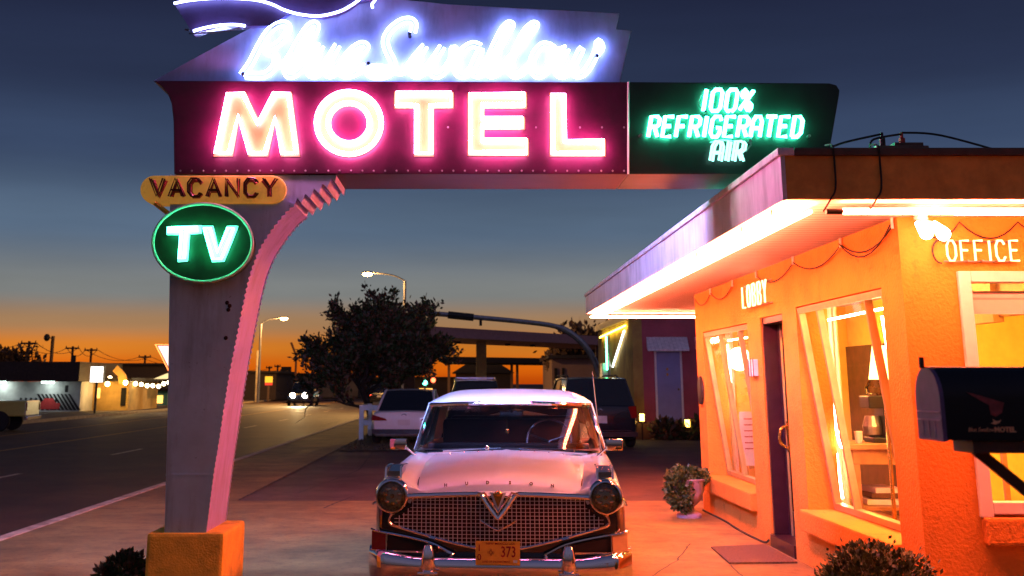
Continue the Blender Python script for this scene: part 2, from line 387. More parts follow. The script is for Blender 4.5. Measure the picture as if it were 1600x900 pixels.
# ---------------------------------------------------------------- roadside sign
SD = .75                                  # cabinet depth
base = sg(290, 832); 
sign = thing('roadside_sign', 'tall neon motel sign on a flared post spanning the driveway above the white car', 'sign', (base.x, YS + SD / 2, 0))
# block
bl, br = sg(232, 832), sg(352, 832)
b = MB(); b.b2((bl.x, YS - .05, -.02), (br.x, YS + SD + .06, bl.z), bev=.025); b.build('base_block', M['blockorange'], sign)
# post: front outline with a fine stepped right edge
curve = [(322, 833), (333, 745), (343, 680), (355, 600), (370, 520), (383, 455), (393, 418), (405, 388), (424, 358), (444, 333), (462, 318)]
def resample(P, step):
    P = [Vector((*p, 0)) for p in P]; out = [P[0]]; acc = 0
    for a, c in zip(P, P[1:]):
        L = (c - a).length; t = step - acc
        while t <= L: out.append(a.lerp(c, t / L)); t += step
        acc = L - (t - step)
    return out
cp = resample([tuple(p[:2]) for p in catmull([(*p, 0) for p in curve], 8)], 4.6)
right = []
for i, p in enumerate(cp):
    frac = i / len(cp); amp = .2 + 2.6 * frac ** .7
    right.append((p.x + (amp if i % 2 else -amp * .2), p.y + (amp * .3 if i % 2 else 0)))
big = [(464, 309), (470, 317), (477, 302), (484, 309), (490, 294), (498, 301), (503, 286), (511, 293), (517, 278), (523, 284), (525, 273)]
L_ = [(257, 833), (262, 640), (265, 440), (266, 273)]
core = [sg(*p, -.02) for p in L_] + [sg(*p, -.02) for p in big[::-1]] + [sg(p.x - .6, p.y, -.02) for p in cp[::-1]]
b = MB(); b.prism(core, (0, SD - .04, 0), mi=0, mside=1); o = b.build('post', [M['postgrey'], M['postpink']], sign)
for p in o.data.polygons:                    # left side of the post is grey like its front
    if p.normal.x < -.3 and abs(p.normal.y) < .5: p.material_index = 0
plate_ = [sg(*p) for p in L_] + [sg(462, 318)] + [sg(*p) for p in right[::-1]]
for off_y in (0, SD - .02):
    b = MB(); b.prism([p + Vector((0, off_y, 0)) for p in plate_], (0, .0195, 0), mi=0, mside=1); b.build('serrated_plate', [M['postgrey'], M['postpink']], sign)
for px, py in ((355, 473), (359, 478), (357, 484), (353, 528), (362, 428)): b = MB(); b.ball(sg(px, py, .004), .016, (1, .4, 1), 8, 6); b.build('drilled_hole', M['dark'], sign)
b = MB(); q0, q1 = sg(259, 742), sg(331, 742); b.b2((q0.x, YS - .004, q0.z - .006), (q1.x, YS, q0.z + .006)); b.build('seam', M['postgrey'], sign)
# MOTEL cabinet
cab = [(240, 126), (252, 134), (262, 146), (268, 162), (271, 190), (272, 272), (981, 272), (981, 128)]
b = MB(); b.prism([sg(*p) for p in cab], (0, SD, 0)); cabo = b.build('lettering_cabinet', [M['maroon'], M['underm']], sign, bevel=.006)
air = [(982, 128), (1296, 130), (1307, 133), (1312, 141), (1311, 150), (1290, 272), (982, 272)]
b = MB(); b.prism([sg(*p) for p in air], (0, SD, 0)); airo = b.build('air_cabinet', [M['greenblack'], M['underg']], sign, bevel=.006)
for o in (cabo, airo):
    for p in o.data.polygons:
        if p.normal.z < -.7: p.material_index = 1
# script panel
scr = [(236, 123), (300, 88), (475, -6), (560, -12), (700, 3), (970, 17), (964, 42), (988, 44), (970, 126.5), (240, 126.5)]
b = MB(); b.prism([sg(*p, -.06) for p in scr], (0, SD - .12, 0)); scro = b.build('script_panel', M['skyblue'], sign, bevel=.006)
b = MB(); b.tube([sg(981.5, 128, .006), sg(981.5, 272, .006)], .008); b.build('seam_strip', M['trimwhite'], sign)
def screw_row(y, x0, x1, n, par):
    b = MB()
    for i in range(n): b.ball(sg(x0 + (x1 - x0) * i / (n - 1), y, .002), .009, (1, .5, 1), 6, 4)
    b.build('rivet', M['steel'], par)['kind'] = 'stuff'
screw_row(267, 282, 975, 40, cabo); screw_row(199, 700, 975, 9, cabo)
# MOTEL letters
LET = {
 'M': [(334, 245), (355, 144), (384, 144), (404, 186), (427, 144), (456, 144), (469, 245), (439, 245), (431, 190), (419, 245), (389, 245), (374, 188), (364, 245)],
 'T': [(616, 144), (709, 144), (709, 170), (678, 170), (678, 245), (647, 245), (647, 170), (616, 170)],
 'E': [(731, 145), (823, 145), (823, 170), (757, 170), (757, 183), (820, 183), (820, 203), (757, 203), (757, 217), (826, 217), (826, 244), (731, 244)],
 'L': [(859, 145), (884, 145), (886, 218), (946, 218), (946, 245), (859, 245)]}
def inset(P, d):
    n = len(P); A = sum(P[i][0] * P[(i + 1) % n][1] - P[(i + 1) % n][0] * P[i][1] for i in range(n)); sgn = 1 if A > 0 else -1
    out = []
    for i in range(n):
        p0, p1, p2 = [Vector(P[j % n]) for j in (i - 1, i, i + 1)]
        d1, d2 = (p1 - p0).normalized(), (p2 - p1).normalized()
        n1, n2 = Vector((-d1.y, d1.x)) * sgn, Vector((-d2.y, d2.x)) * sgn
        m = (n1 + n2); m = m / max(.35, m.length_squared / 2)
        out.append(tuple(p1 + m * d))
    return out
TR = .018
tubes = []
for ch, P in LET.items():
    b = MB(); b.prism([sg(*p, .002) for p in P], (0, -.010, 0)); lo = b.build('letter', M['cream'], cabo)
    b = MB(); b.tube([sg(*p, .05) for p in inset(P, 4.2)], TR, 6, closed=True); tubes.append(b.build('neon_tube', M['pink'], lo))
b = MB(); oc = (546, 194)
ring = lambda r, off, n=36: [sg(oc[0] + r * math.cos(2 * math.pi * i / n), oc[1] + r * .965 * math.sin(2 * math.pi * i / n), off) for i in range(n)]
A, B_, A2, B2 = ring(54, .012), ring(28.5, .012), ring(54, .001), ring(28.5, .001)
b.grid([[*r] for r in (A2, A, B_, B2)], closed=True); lo = b.build('letter', M['cream'], cabo)
b = MB(); b.tube(ring(50.5, .05), TR, 6, True); b.tube(ring(32, .05), TR, 6, True); tubes.append(b.build('neon_tube', M['pink'], lo))
# script
SP = [
 [(378, 117), (391, 99), (404, 74), (418, 51), (432, 39), (445, 37), (450, 44), (445, 57), (432, 70), (416, 79), (428, 85), (431, 97), (424, 109), (410, 117), (383, 117)],
 [(441, 105), (452, 90), (468, 62), (482, 42), (491, 37), (494, 42), (488, 57), (472, 78), (453, 97), (447, 109), (451, 117), (461, 115), (474, 103), (490, 84), (502, 70)],
 [(502, 70), (492, 88), (482, 107), (486, 116), (497, 114), (513, 92), (527, 70)],
 [(527, 70), (517, 90), (509, 107), (513, 116), (523, 113), (536, 99), (552, 92), (566, 80), (572, 72), (564, 69), (550, 78), (536, 95), (532, 109), (540, 117), (556, 113), (572, 102)],
 [(645, 50), (647, 37), (639, 31), (624, 35), (608, 49), (602, 64), (606, 80), (614, 97), (612, 111), (600, 118), (583, 118), (575, 112), (581, 106), (596, 106), (615, 110), (632, 110), (648, 90), (664, 71)],
 [(664, 71), (652, 92), (643, 108), (649, 117), (661, 112), (679, 90), (691, 72)],
 [(691, 72), (680, 92), (673, 108), (680, 117), (692, 112), (706, 92), (708, 75), (714, 82)],
 [(751, 73), (739, 69), (725, 77), (714, 95), (714, 112), (725, 117), (738, 105), (752, 76), (742, 96), (738, 110), (746, 117), (758, 110), (772, 88), (788, 60), (797, 43), (799, 38), (793, 38), (783, 51), (769, 80), (761, 104), (767, 117), (779, 112)],
 [(779, 112), (800, 88), (822, 60), (835, 43), (837, 38), (831, 39), (819, 52), (805, 80), (797, 104), (803, 117), (815, 113), (832, 97)],
 [(861, 72), (848, 70), (836, 83), (831, 103), (839, 117), (852, 112), (862, 94), (866, 79), (861, 72), (870, 80), (886, 75)],
 [(886, 75), (877, 92), (870, 108), (876, 117), (888, 112), (902, 90), (909, 75), (900, 94), (895, 108), (902, 117), (914, 112), (927, 92), (934, 74), (935, 65), (939, 74), (932, 84)]]
b = MB()
for st in SP:
    C = catmull([(*p, 0) for p in st], 4)
    for s in (-1, 1):
        L = []
        for i, p in enumerate(C):
            d = (C[min(i + 1, len(C) - 1)] - C[max(i - 1, 0)]).normalized(); L.append(sg(p.x - d.y * 4.2 * s, p.y + d.x * 4.2 * s, -.01))
        b.tube(L, .0125, 5)
sc_t = b.build('neon_script', M['blue'], scro); tubes.append(sc_t)
for px, py in ((640, 54), (576, 100), (933, 88), (380, 116)): b = MB(); b.cyl(sg(px, py, -.06), sg(px, py, .03), .014); b.build('tube_support', M['darksteel'], scro)
# bird emblem: swallow silhouette carried above the panel
bird = [(272, 6), (330, -4), (400, -6), (440, -30), (500, -75), (470, -190), (520, -255), (590, -150), (640, -110), (700, -118), (742, -92), (700, -70), (655, -40), (610, -12), (585, -2), (560, 3), (545, 14), (528, 22), (505, 27), (480, 26), (455, 18), (425, 40), (380, 41), (345, 43), (318, 48), (302, 53)]
b = MB(); b.prism([sg(*p, .0) for p in bird], (0, .10, 0)); birdo = b.build('bird_emblem', M['birdblue'], sign)
b = MB()
for L in ([(274, 8), (300, 3), (340, 0), (385, 1), (408, 4), (428, 10), (445, 18), (470, 25), (500, 27.5), (530, 21), (548, 12), (562, 2), (600, -30), (655, -58), (700, -90)],
          [(304, 51), (322, 46), (345, 42), (368, 41), (385, 43)], [(583, 15), (582, 9), (586, 4), (590, -4)], [(430, -20), (480, -75), (470, -180), (520, -245), (585, -150)]):
    b.tube([sg(p.x, p.y, .045) for p in catmull([(*p, 0) for p in L], 4)], .011, 6)
b.build('neon_tube', M['bird_tube'], birdo)
b = MB(); b.tube([sg(296, 53, .01), sg(330, 52, .02), sg(356, 49, .02), sg(376, 44, .01)], .006); b.tube([sg(290, 47, .02), sg(296, 48, .02)], .008)
b.build('cable', M['cable'], birdo)
# ---- stroke lettering
G = {'1': [[(.5, 0), (.5, 1)]], '0': [[(.1, .15), (.1, .85), (.3, 1), (.7, 1), (.9, .85), (.9, .15), (.7, 0), (.3, 0), (.1, .15)]],
 '%': [[(.05, .05), (.95, .95)], [(.25, .6), (.42, .72), (.42, .88), (.25, 1), (.08, .88), (.08, .72), (.25, .6)], [(.75, 0), (.92, .12), (.92, .28), (.75, .4), (.58, .28), (.58, .12), (.75, 0)]],
 'R': [[(.1, 0), (.1, 1), (.7, 1), (.9, .88), (.9, .62), (.7, .5), (.15, .5)], [(.5, .5), (.92, 0)]],
 'E': [[(.9, 1), (.12, 1), (.12, 0), (.9, 0)], [(.15, .52), (.75, .52)]], 'F': [[(.9, 1), (.12, 1), (.12, 0)], [(.15, .52), (.75, .52)]], 'I': [[(.5, 0), (.5, 1)]],
 'G': [[(.9, .8), (.72, 1), (.3, 1), (.1, .82), (.1, .18), (.3, 0), (.72, 0), (.9, .18), (.9, .45), (.55, .45)]],
 'A': [[(.08, 0), (.08, .75), (.3, 1), (.7, 1), (.92, .75), (.92, 0)], [(.1, .42), (.9, .42)]], 'T': [[(.05, 1), (.95, 1)], [(.5, 1), (.5, 0)]],
 'D': [[(.12, 0), (.12, 1), (.62, 1), (.9, .8), (.9, .2), (.62, 0), (.12, 0)]], 'L': [[(.15, 1), (.15, 0), (.88, 0)]], 'O': [[(.1, .25), (.1, .75), (.32, 1), (.68, 1), (.9, .75), (.9, .25), (.68, 0), (.32, 0), (.1, .25)]],
 'B': [[(.12, 0), (.12, 1), (.65, 1), (.86, .85), (.86, .66), (.65, .52), (.15, .52)], [(.65, .52), (.9, .36), (.9, .15), (.68, 0), (.12, 0)]],
 'Y': [[(.08, 1), (.5, .48), (.92, 1)], [(.5, .48), (.5, 0)]], 'C': [[(.9, .8), (.7, 1), (.32, 1), (.1, .75), (.1, .25), (.32, 0), (.7, 0), (.9, .2)]],
 'V': [[(.06, 1), (.5, 0), (.94, 1)]], 'N': [[(.1, 0), (.1, 1), (.9, 0), (.9, 1)]], 'a': [[(.06, 0), (.5, 1), (.94, 0)], [(.22, .36), (.78, .36)]]}
def stroke_text(b, txt, x0, x1, y0, y1, r, off, fn=sg, slant=0, gap=.22, dbl=0, narrow='I1', n=5):
    ws = [.45 if c in narrow else 1 for c in txt]; tot = sum(ws) + gap * (len(txt) - 1); k = (x1 - x0) / tot; x = x0
    for c, w in zip(txt, ws):
        for st in G[c]:
            for dd in ((-dbl, dbl) if dbl else (0,)):
                P = []
                for gx, gy in st:
                    gx2 = gx if c not in narrow else .5
                    px = x + gx2 * w * k; py = y1 + (y0 - y1) * gy
                    P.append(fn(px + slant * (y1 - py) + dd, py + dd * .3, off))
                b.tube(P, r, n)
        x += (w + gap) * k
b = MB(); stroke_text(b, '100%', 1093, 1172, 142, 175, .0165, .04, slant=.16); stroke_text(b, 'REFRIGERATED', 1010, 1250, 184, 215, .0165, .04, slant=.16)
tubes.append(b.build('neon_lettering', M['green'], airo))
b = MB(); stroke_text(b, 'AIR', 1108, 1159, 223, 253, .011, .05, slant=.16, dbl=2.2, gap=.3); tubes.append(b.build('dim_neon_lettering', M['airdim'], airo))
for px, py in ((1000, 213), (1262, 214), (1100, 176), (1140, 176), (1170, 222)): b = MB(); b.cyl(sg(px, py), sg(px, py, .05), .012); b.build('tube_support', M['steel'], airo)
for L in ([(1094, 150), (1090, 160), (1096, 176)], [(1138, 176), (1132, 186)], [(1172, 216), (1172, 228), (1164, 238)], [(1108, 224), (1125, 220), (1150, 222)]): b = MB(); b.tube([sg(*p, .03) for p in L], .006, 5); b.build('lead_wire', M['steel'], airo)
# the far face: tubes turned round, script boosted out of view to light the car
for o in tubes:
    ctr = Vector((sg(1146 if o.parent == airo else 626, 200).x, YS + SD / 2, 0))
    c = o.copy(); COL.objects.link(c)
    if o.data.materials[0] in (M['blue'], M['pink']): c.data = o.data.copy(); c.data.materials[0] = M['blue_far' if o == sc_t else 'pink_far']
    rl = root_loc(c.parent) if c.parent else Vector((0, 0, 0))
    # rotate by half a turn about the cabinet's vertical centre line, in parent space
    pc = ctr - Vector((sign.location.x, sign.location.y, 0))
    c.matrix_local = Matrix.Translation(pc) @ Matrix.Rotation(math.pi, 4, 'Z') @ Matrix.Translation(-pc)
# VACANCY plaque
vx0, vx1, vy0, vy1 = 220, 448, 275, 319; r_ = (vy1 - vy0) / 2; cy = (vy0 + vy1) / 2
P = [(vx0 + r_ + r_ * math.cos(t), cy + r_ * math.sin(t)) for t in [math.pi / 2 + math.pi * i / 12 for i in range(13)]] + [(vx1 - r_ + r_ * math.cos(t), cy + r_ * math.sin(t)) for t in [-math.pi / 2 + math.pi * i / 12 for i in range(13)]]
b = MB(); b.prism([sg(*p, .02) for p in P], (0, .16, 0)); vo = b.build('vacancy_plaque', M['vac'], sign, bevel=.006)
b = MB(); stroke_text(b, 'VaCaNCY', 240, 432, 283, 308, .017, .022, gap=.28, n=6); b.build('painted_lettering', M['vacred'], vo)
b = MB(); stroke_text(b, 'VaCaNCY', 237, 436, 281, 309, .0075, .065, gap=.24, n=6, dbl=1.6); b.build('unlit_tube', M['tubeoff'], vo)
b = MB(); b.tube([sg(243, 318, .02), sg(266, 336, .0)], .02, 6); b.build('brace', M['blockorange'], vo)
# TV oval
oc2 = (323.5, 383)
el = lambda rx, ry, off, n=40: [sg(oc2[0] + rx * math.cos(2 * math.pi * i / n), oc2[1] + ry * math.sin(2 * math.pi * i / n), off) for i in range(n)]
b = MB(); b.prism(el(76, 59.5, .15), (0, .15, 0)); tv = b.build('oval_cabinet', M['tvgreen'], sign)
b = MB(); b.tube(el(76.5, 60, .16), .013, 8, True); b.build('oval_rim', M['rim'], tv)
TVL = {'T': [(268, 358), (322, 356), (322, 369), (304, 370), (301, 412), (285, 413), (288, 371), (268, 371)], 'V': [(322, 357), (340, 357), (348, 392), (361, 357), (379, 357), (357, 412), (338, 413)]}
for ch, P in TVL.items():
    b = MB(); b.prism([sg(*p, .152) for p in P], (0, -.010, 0)); lo = b.build('letter', M['white'], tv)
    b = MB(); b.tube([sg(*p, .20) for p in inset(P, 4.2)], .012, 6, True); b.build('neon_tube', M['green'], lo)
# ---------------------------------------------------------------- motel office
WX, WY = 3.17, 8.70                       # outer faces of the side wall and the front wall
ZS, ZT = 2.84, 3.16                       # soffit and roof top
off = thing('motel_office', 'low salmon stucco office with a wide flat roof edged in glowing neon tubes', 'building', (WX, WY, 0))
T_ = .30
A0, A1, D0, D1, B0, B1, WE = 9.15, 11.58, 12.10, 13.03, 13.64, 16.22, 16.72
FX0, FX1, XE = 3.63, 5.30, 9.0
b = MB()
def wl(y0, y1, z0, z1): b.b2((WX, y0, z0), (WX + T_, y1, z1))
wl(WY, A0, -.02, ZS); wl(A0, A1, -.02, .50); wl(A0, A1, 2.36, ZS); wl(A1, D0, -.02, ZS); wl(D0, D1, 2.33, ZS)
wl(D1, B0, -.02, ZS); wl(B0, B1, -.02, .47); wl(B0, B1, 2.31, ZS); wl(B1, WE, -.02, ZS)
b.b2((WX + T_, WE - .3, -.02), (XE, WE, ZS))                                                        # end wall
def fw(x0, x1, z0, z1): b.b2((x0, WY, z0), (x1, WY + T_, z1))
fw(WX + T_, FX0, -.02, ZS); fw(FX0, FX1, -.02, .76); fw(FX0, FX1, 2.38, ZS); fw(FX1, XE, -.02, ZS)
b.build('wall', M['stucco'], off)
# sills
def sill(y0, y1, z):
    b = MB(); b.b2((WX - .075, y0 - .02, z - .19), (WX + .36, y1, z + .004), bev=.02); return b
win_a = MB()
def slant_window(y0, y1, z0, z1, muls, par):
    xt, xb = WX + .035, WX + .27
    X = lambda z: xb + (xt - xb) * (z - z0) / (z1 - z0)
    b = MB(); w = .028
    def bar(ya, za, yb, zb, ww=w):
        p, q = Vector((X(za), ya, za)), Vector((X(zb), yb, zb)); d = (q - p).normalized(); nrm = Vector((z1 - z0, 0, xb - xt)).normalized(); s_ = d.cross(nrm)
        b.prism([p + nrm * .03 + s_ * ww, p + nrm * .03 - s_ * ww, p - nrm * .03 - s_ * ww, p - nrm * .03 + s_ * ww], q - p)
    for yy in muls: bar(yy, z0 + .06, yy, z1 - .06, .022)
    bar(y0 + .03, z0 + .002, y0 + .03, z1 - .002); bar(y1 - .03, z0 + .002, y1 - .03, z1 - .002)
    bar(y0 + .062, z0 + .03, y1 - .062, z0 + .03); bar(y0 + .062, z1 - .03, y1 - .062, z1 - .03)
    fo = b.build('window', M['frame'], par)
    b = MB(); b.f([b.v((X(z), y, z)) for y, z in ((y0 + .03, z0 + .03), (y1 - .03, z0 + .03), (y1 - .03, z1 - .03), (y0 + .03, z1 - .03))]); b.build('pane', M['pane'], fo)
    return fo
wa = slant_window(A0, A1, .512, 2.355, (10.95, 9.62), off); sill(A0 + .0, A1 + .06, .50).build('sill', M['stucco'], wa)
wb = slant_window(B0, B1, .482, 2.305, (15.3, 14.2), off); sill(B0 - .0, B1 + .06, .47).build('sill', M['stucco'], wb)
# front window
b = MB(); w = .05
b.b2((FX0 - .06, WY - .035, .74), (FX0 + .03, WY + .1, 2.44)); b.b2((FX1 - .03, WY - .035, .74), (FX1 + .06, WY + .1, 2.44)); b.b2((FX0 + .03, WY - .035, 2.36), (FX1 - .03, WY + .1, 2.44)); b.b2((FX0 + .03, WY - .035, .76), (FX1 - .03, WY + .1, .84))
b.b2((FX0 + .9, WY - .01, .84), (FX0 + .95, WY + .07, 2.36))
wf = b.build('window', M['trimwhite'], off, bevel=.006)
b = MB(); b.f([b.v(p) for p in ((FX0, WY + .05, .8), (FX1, WY + .05, .8), (FX1, WY + .05, 2.4), (FX0, WY + .05, 2.4))]); b.build('pane', M['pane'], wf)
b = MB(); b.b2((FX0 - .05, WY - .09, .56), (FX1 + .05, WY + .02, .74), bev=.02); b.build('sill', M['stucco'], wf)
b = MB(); b.cyl((FX0 + .03, WY + .16, 2.27), (FX1 - .03, WY + .16, 2.27), .04, n=12); b.b2((FX0 + .03, WY + .13, 2.14), (FX1 - .03, WY + .137, 2.25)); b.build('roller_blind', M['paper'], wf)
# door
b = MB()
b.b2((WX + .02, D0, .0), (WX + T_ + .02, D0 + .05, 2.33)); b.b2((WX + .02, D1 - .05, .0), (WX + T_ + .02, D1, 2.33)); b.b2((WX + .02, D0 + .05, 2.26), (WX + T_ + .02, D1 - .05, 2.33)); b.b2((WX - .02, D0, -.01), (WX + T_, D1, .12))
b.b2((WX + .17, D0 + .05, .12), (WX + .215, D0 + .17, 2.26)); b.b2((WX + .17, D1 - .17, .12), (WX + .215, D1 - .05, 2.26)); b.b2((WX + .17, D0 + .17, .12), (WX + .215, D1 - .17, .36)); b.b2((WX + .17, D0 + .17, 2.12), (WX + .215, D1 - .17, 2.26))
do = b.build('door', M['door'], off, bevel=.004)
b = MB(); b.b2((WX + .185, D0 + .17, .36), (WX + .195, D1 - .17, 2.12)); b.build('pane', M['pane'], do)
b = MB(); b.b2((WX + .15, 12.80, .13), (WX + .168, 12.825, 2.25)); b.build('edge_strip', M['frame'], do)
b = MB(); b.tube(catmull([(WX + .165, 12.79, 1.22), (WX + .09, 12.78, 1.17), (WX + .08, 12.78, 1.05), (WX + .165, 12.79, .98)], 4), .016, 8); b.b2((WX + .155, 12.75, .95), (WX + .168, 12.795, 1.26)); b.build('handle', M['brass'], do)
# roof
RX0, RY0, RX1, RY1 = 2.07, 7.70, 9.6, 20.95
b = MB(); b.b2((RX0 + .03, RY0 + .03, ZS + .0), (RX1, RY1 - .03, ZT - .02)); ro = b.build('roof', M['soffit'], off)
b = MB(); b.b2((RX0, RY0, ZS - .025), (RX0 + .028, RY1, ZT - .05)); b.b2((RX0 + .028, RY1 - .028, ZS - .025), (RX1, RY1, ZT - .05)); b.build('fascia', M['fascia'], ro)
b = MB(); b.b2((RX0 + .03, RY0, ZS - .02), (RX1, RY0 + .028, ZT - .05)); b.build('front_fascia', M['fasciafront'], ro)
b = MB(); b.b2((RX0 - .02, RY0 - .02, ZT - .05), (RX0 + .09, RY1 + .02, ZT), bev=.006); b.build('edge_cap', M['fascia'], ro)
b = MB(); b.b2((RX0 + .092, RY0 - .025, ZT - .052), (RX1, RY0 + .09, ZT), bev=.006); b.build('edge_cap', M['capbrown'], ro)
b = MB(); b.b2((RX0 + .03, RY0 + .19, ZS - .018), (RX0 + .30, RY1 - .2, ZS - .001)); b.b2((RX0 + .03, RY0 + .03, ZS - .018), (RX1, RY0 + .188, ZS - .001)); b.b2((RX0 + .3, RY1 - .3, ZS - .018), (RX1, RY1 - .03, ZS - .001)); b.build('soffit_trim', M['trimwhite'], ro)
ZN = ZS - .085
b = MB()
for k in range(3): b.tube([(RX0 + .07 + .07 * k, RY0 + .12, ZN), (RX0 + .07 + .07 * k, 14.2, ZN - .004), (RX0 + .07 + .07 * k, RY1 - .15, ZN)], .014, 6)
b.build('neon_tube', M['eave'], ro)
b = MB(); b.tube([(RX0 + .42, RY0 + .11, ZN), (6.5, RY0 + .11, ZN)], .021, 8); b.tube([(RX0 + 1.2, RY0 + .2, ZN), (6.5, RY0 + .2, ZN)], .013, 6); b.build('neon_tube', M['eave'], ro)
b = MB(); b.tube([(RX0 + .1, RY1 - .12, ZN), (5.2, RY1 - .12, ZN)], .014, 6); b.tube([(RX0 + .1, RY1 - .2, ZN), (5.2, RY1 - .2, ZN)], .014, 6); b.build('neon_tube', M['eave'], ro)
b = MB()
for i in range(14):
    y = RY0 + .5 + i * .93; b.cyl((RX0 + .05, y, ZS - .02), (RX0 + .05, y, ZN + .03), .006, n=6); b.cyl((RX0 + .04, y, ZN + .02), (RX0 + .24, y, ZN + .02), .004, n=6)
b.cyl((RX0 + .31, RY0 + .11, ZN), (RX0 + .42, RY0 + .11, ZN), .02); b.build('tube_clip', M['darksteel'], ro)['kind'] = 'stuff'
# loose wiring under the soffit, over the front edge
def swag(ps, sag, r=.006):
    b = MB(); L = []
    for p, q in zip(ps, ps[1:]):
        p, q = Vector(p), Vector(q); L += [p.lerp(q, i / 8) - Vector((0, 0, sag * 4 * (i / 8) * (1 - i / 8))) for i in range(8)]
    b.tube(L + [Vector(ps[-1])], r, 5); b.build('wiring', M['cable'], ro)
swag([(WX - .02, y, ZS - .06) for y in (8.75, 10.0, 11.5, 13.0)], .12); swag([(WX - .035, y, ZS - .05) for y in (8.75, 10.0)], .17)
swag([(WX - .02, y, ZS - .06) for y in (14.2, 15.5, 16.6)], .12)
swag([(x, WY - .02, ZS - .04) for x in (3.3, 3.62, 4.05, 4.5)], .12)
for x in (2.42, 2.72):
    b = MB(); b.tube(catmull([(x, RY0 + .15, ZT + .05), (x - .01, RY0 - .03, ZT + .01), (x, RY0 - .015, ZT - .1), (x - .005, RY0 - .015, ZS + .05), (x - .04, RY0 - .01, ZS - .02), (x - .06, RY0 + .1, ZN)], 4), .0065, 6); b.build('wiring', M['cable'], ro)
for y in (8.75, 10.0, 11.5, 13.0, 14.2, 15.5): b = MB(); b.cyl((WX - .02, y, ZS), (WX - .02, y, ZS - .08), .012, n=8); b.build('insulator', M['trimwhite'], ro)
# transformer on the roof
b = MB(); b.b2((2.85, 8.1, ZT - .02), (3.22, 8.45, ZT + .10), bev=.01); b.b2((3.0, 8.15, ZT + .1), (3.2, 8.4, ZT + .13)); tr = b.build('transformer', M['capbrown'], ro)
for x, mm in ((2.93, 'darksteel'), (3.07, 'vacred')):
    b = MB(); b.cyl((x, 8.2, ZT + .10), (x, 8.2, ZT + .17), .022); b.cyl((x, 8.2, ZT + .17), (x, 8.2, ZT + .21), .012); b.build('terminal', M[mm], tr)
b = MB(); b.tube(catmull([(2.42, 7.85, ZT + .02), (2.6, 8.0, ZT + .10), (2.93, 8.2, ZT + .2)], 5), .008, 5); b.tube(catmull([(2.72, 7.85, ZT + .02), (2.8, 8.0, ZT + .12), (3.07, 8.2, ZT + .2)], 5), .008, 5); b.tube(catmull([(3.07, 8.2, ZT + .21), (3.35, 8.2, ZT + .19), (3.8, 8.1, ZT + .03)], 6), .008, 5); b.tube(catmull([(3.2, 8.2, ZT + .07), (3.5, 8.2, ZT + .04), (4.0, 8.1, ZT + .01)], 5), .006, 5); b.build('cable', M['cable'], tr)
# twin flood lamp at the corner
b = MB(); b.cyl((3.30, 8.58, 2.80), (3.30, 8.58, 2.84), .05); b.cyl((3.30, 8.58, 2.80), (3.25, 8.52, 2.76), .02); b.cyl((3.30, 8.58, 2.80), (3.37, 8.52, 2.76), .02); fl = b.build('flood_lamp', M['trimwhite'], off)
b = MB(); b.cyl((3.25, 8.52, 2.77), (3.27, 8.42, 2.69), .02, .05, 12); b.ball((3.27, 8.42, 2.69), .05); b.cyl((3.37, 8.52, 2.77), (3.39, 8.42, 2.68), .02, .05, 12); b.ball((3.39, 8.42, 2.68), .05); b.build('bulb', glow('flood_bulb', (60, 22, 14)), fl)
# wall plaque and number box
b = MB(); p = at(1094, 612, 16.5); b.lathe([(.0001, 0), (.15, 0), (.15, .03), (.12, .035), (.0001, .035)], 24); 
for v in b.bm.verts: v.co = Matrix.Translation((WX - .001, 16.47, 1.55)) @ Matrix.Rotation(R(-90), 4, 'Y') @ Matrix.Diagonal((1.25, 1, 1, 1)) @ v.co
b.build('round_plaque', M['darksteel'], off)
b = MB(); b.b2((WX - .05, 13.22, 1.72), (WX, 13.46, 1.9), bev=.008); b.build('door_lamp', M['paper'], off); b = MB()
for y in (13.23, 13.34, 13.45): b.b2((WX - .056, y - .008, 1.71), (WX - .051, y + .008, 1.91))
b.build('lamp_cage', M['darksteel'], off)
# interior
IX, IZ = 7.4, 2.66
b = MB(); b.b2((WX + T_ + .01, WE - .36, .1), (IX, WE - .31, IZ)); b.b2((IX, WY + T_ + .005, .1), (IX + .05, WE - .31, IZ)); b.b2((5.15, 12.9, .1), (5.25, WE - .37, IZ)); b.b2((5.26, 12.9, .1), (IX - .01, 13.0, IZ))
b.build('interior_wall', M['inwall'], off)
b = MB(); b.b2((WX + T_ + .01, WY + T_ + .01, IZ), (IX, WE - .32, IZ + .03)); b.build('interior_ceiling', M['paper'], off)
b = MB(); b.b2((WX + T_, WY + T_, .06), (IX, WE - .32, .10)); b.build('interior_floor', M['infloor'], off)
b = MB()
for x, y in ((4.5, 10.0), (4.4, 12.2), (4.3, 14.8), (4.5, 9.5), (6.3, 10.5), (5.2, 11.6)): b.cyl((x, y, IZ - .06), (x, y, IZ), .17, n=16)
b.build('ceiling_lamp', M['ceil_lamp'], off)
b = MB(); b.b2((4.9, 11.2, 2.2), (5.0, 12.88, IZ)); b.b2((4.95, 9.1, 2.25), (5.05, 11.19, IZ)); b.build('ceiling_beam', M['wood'], off)
b = MB(); b.b2((5.10, 13.02, .12), (5.145, 16.3, 2.12)); b.build('dark_panel', M['darkwood'], off)
for y0, x0, x1 in ((11.82, WX + .32, WX + .47), (WE - .42, WX + .32, WX + .42)):   # drapes at the window ends
    b = MB(); n = 16; b.grid([[(x0 + (x1 - x0) * k / n, y0 + .025 * math.sin(k * 1.3), z) for k in range(n + 1)] for z in (.15, 2.5)]); b.build('curtain', M['drape'], off, smooth=True)
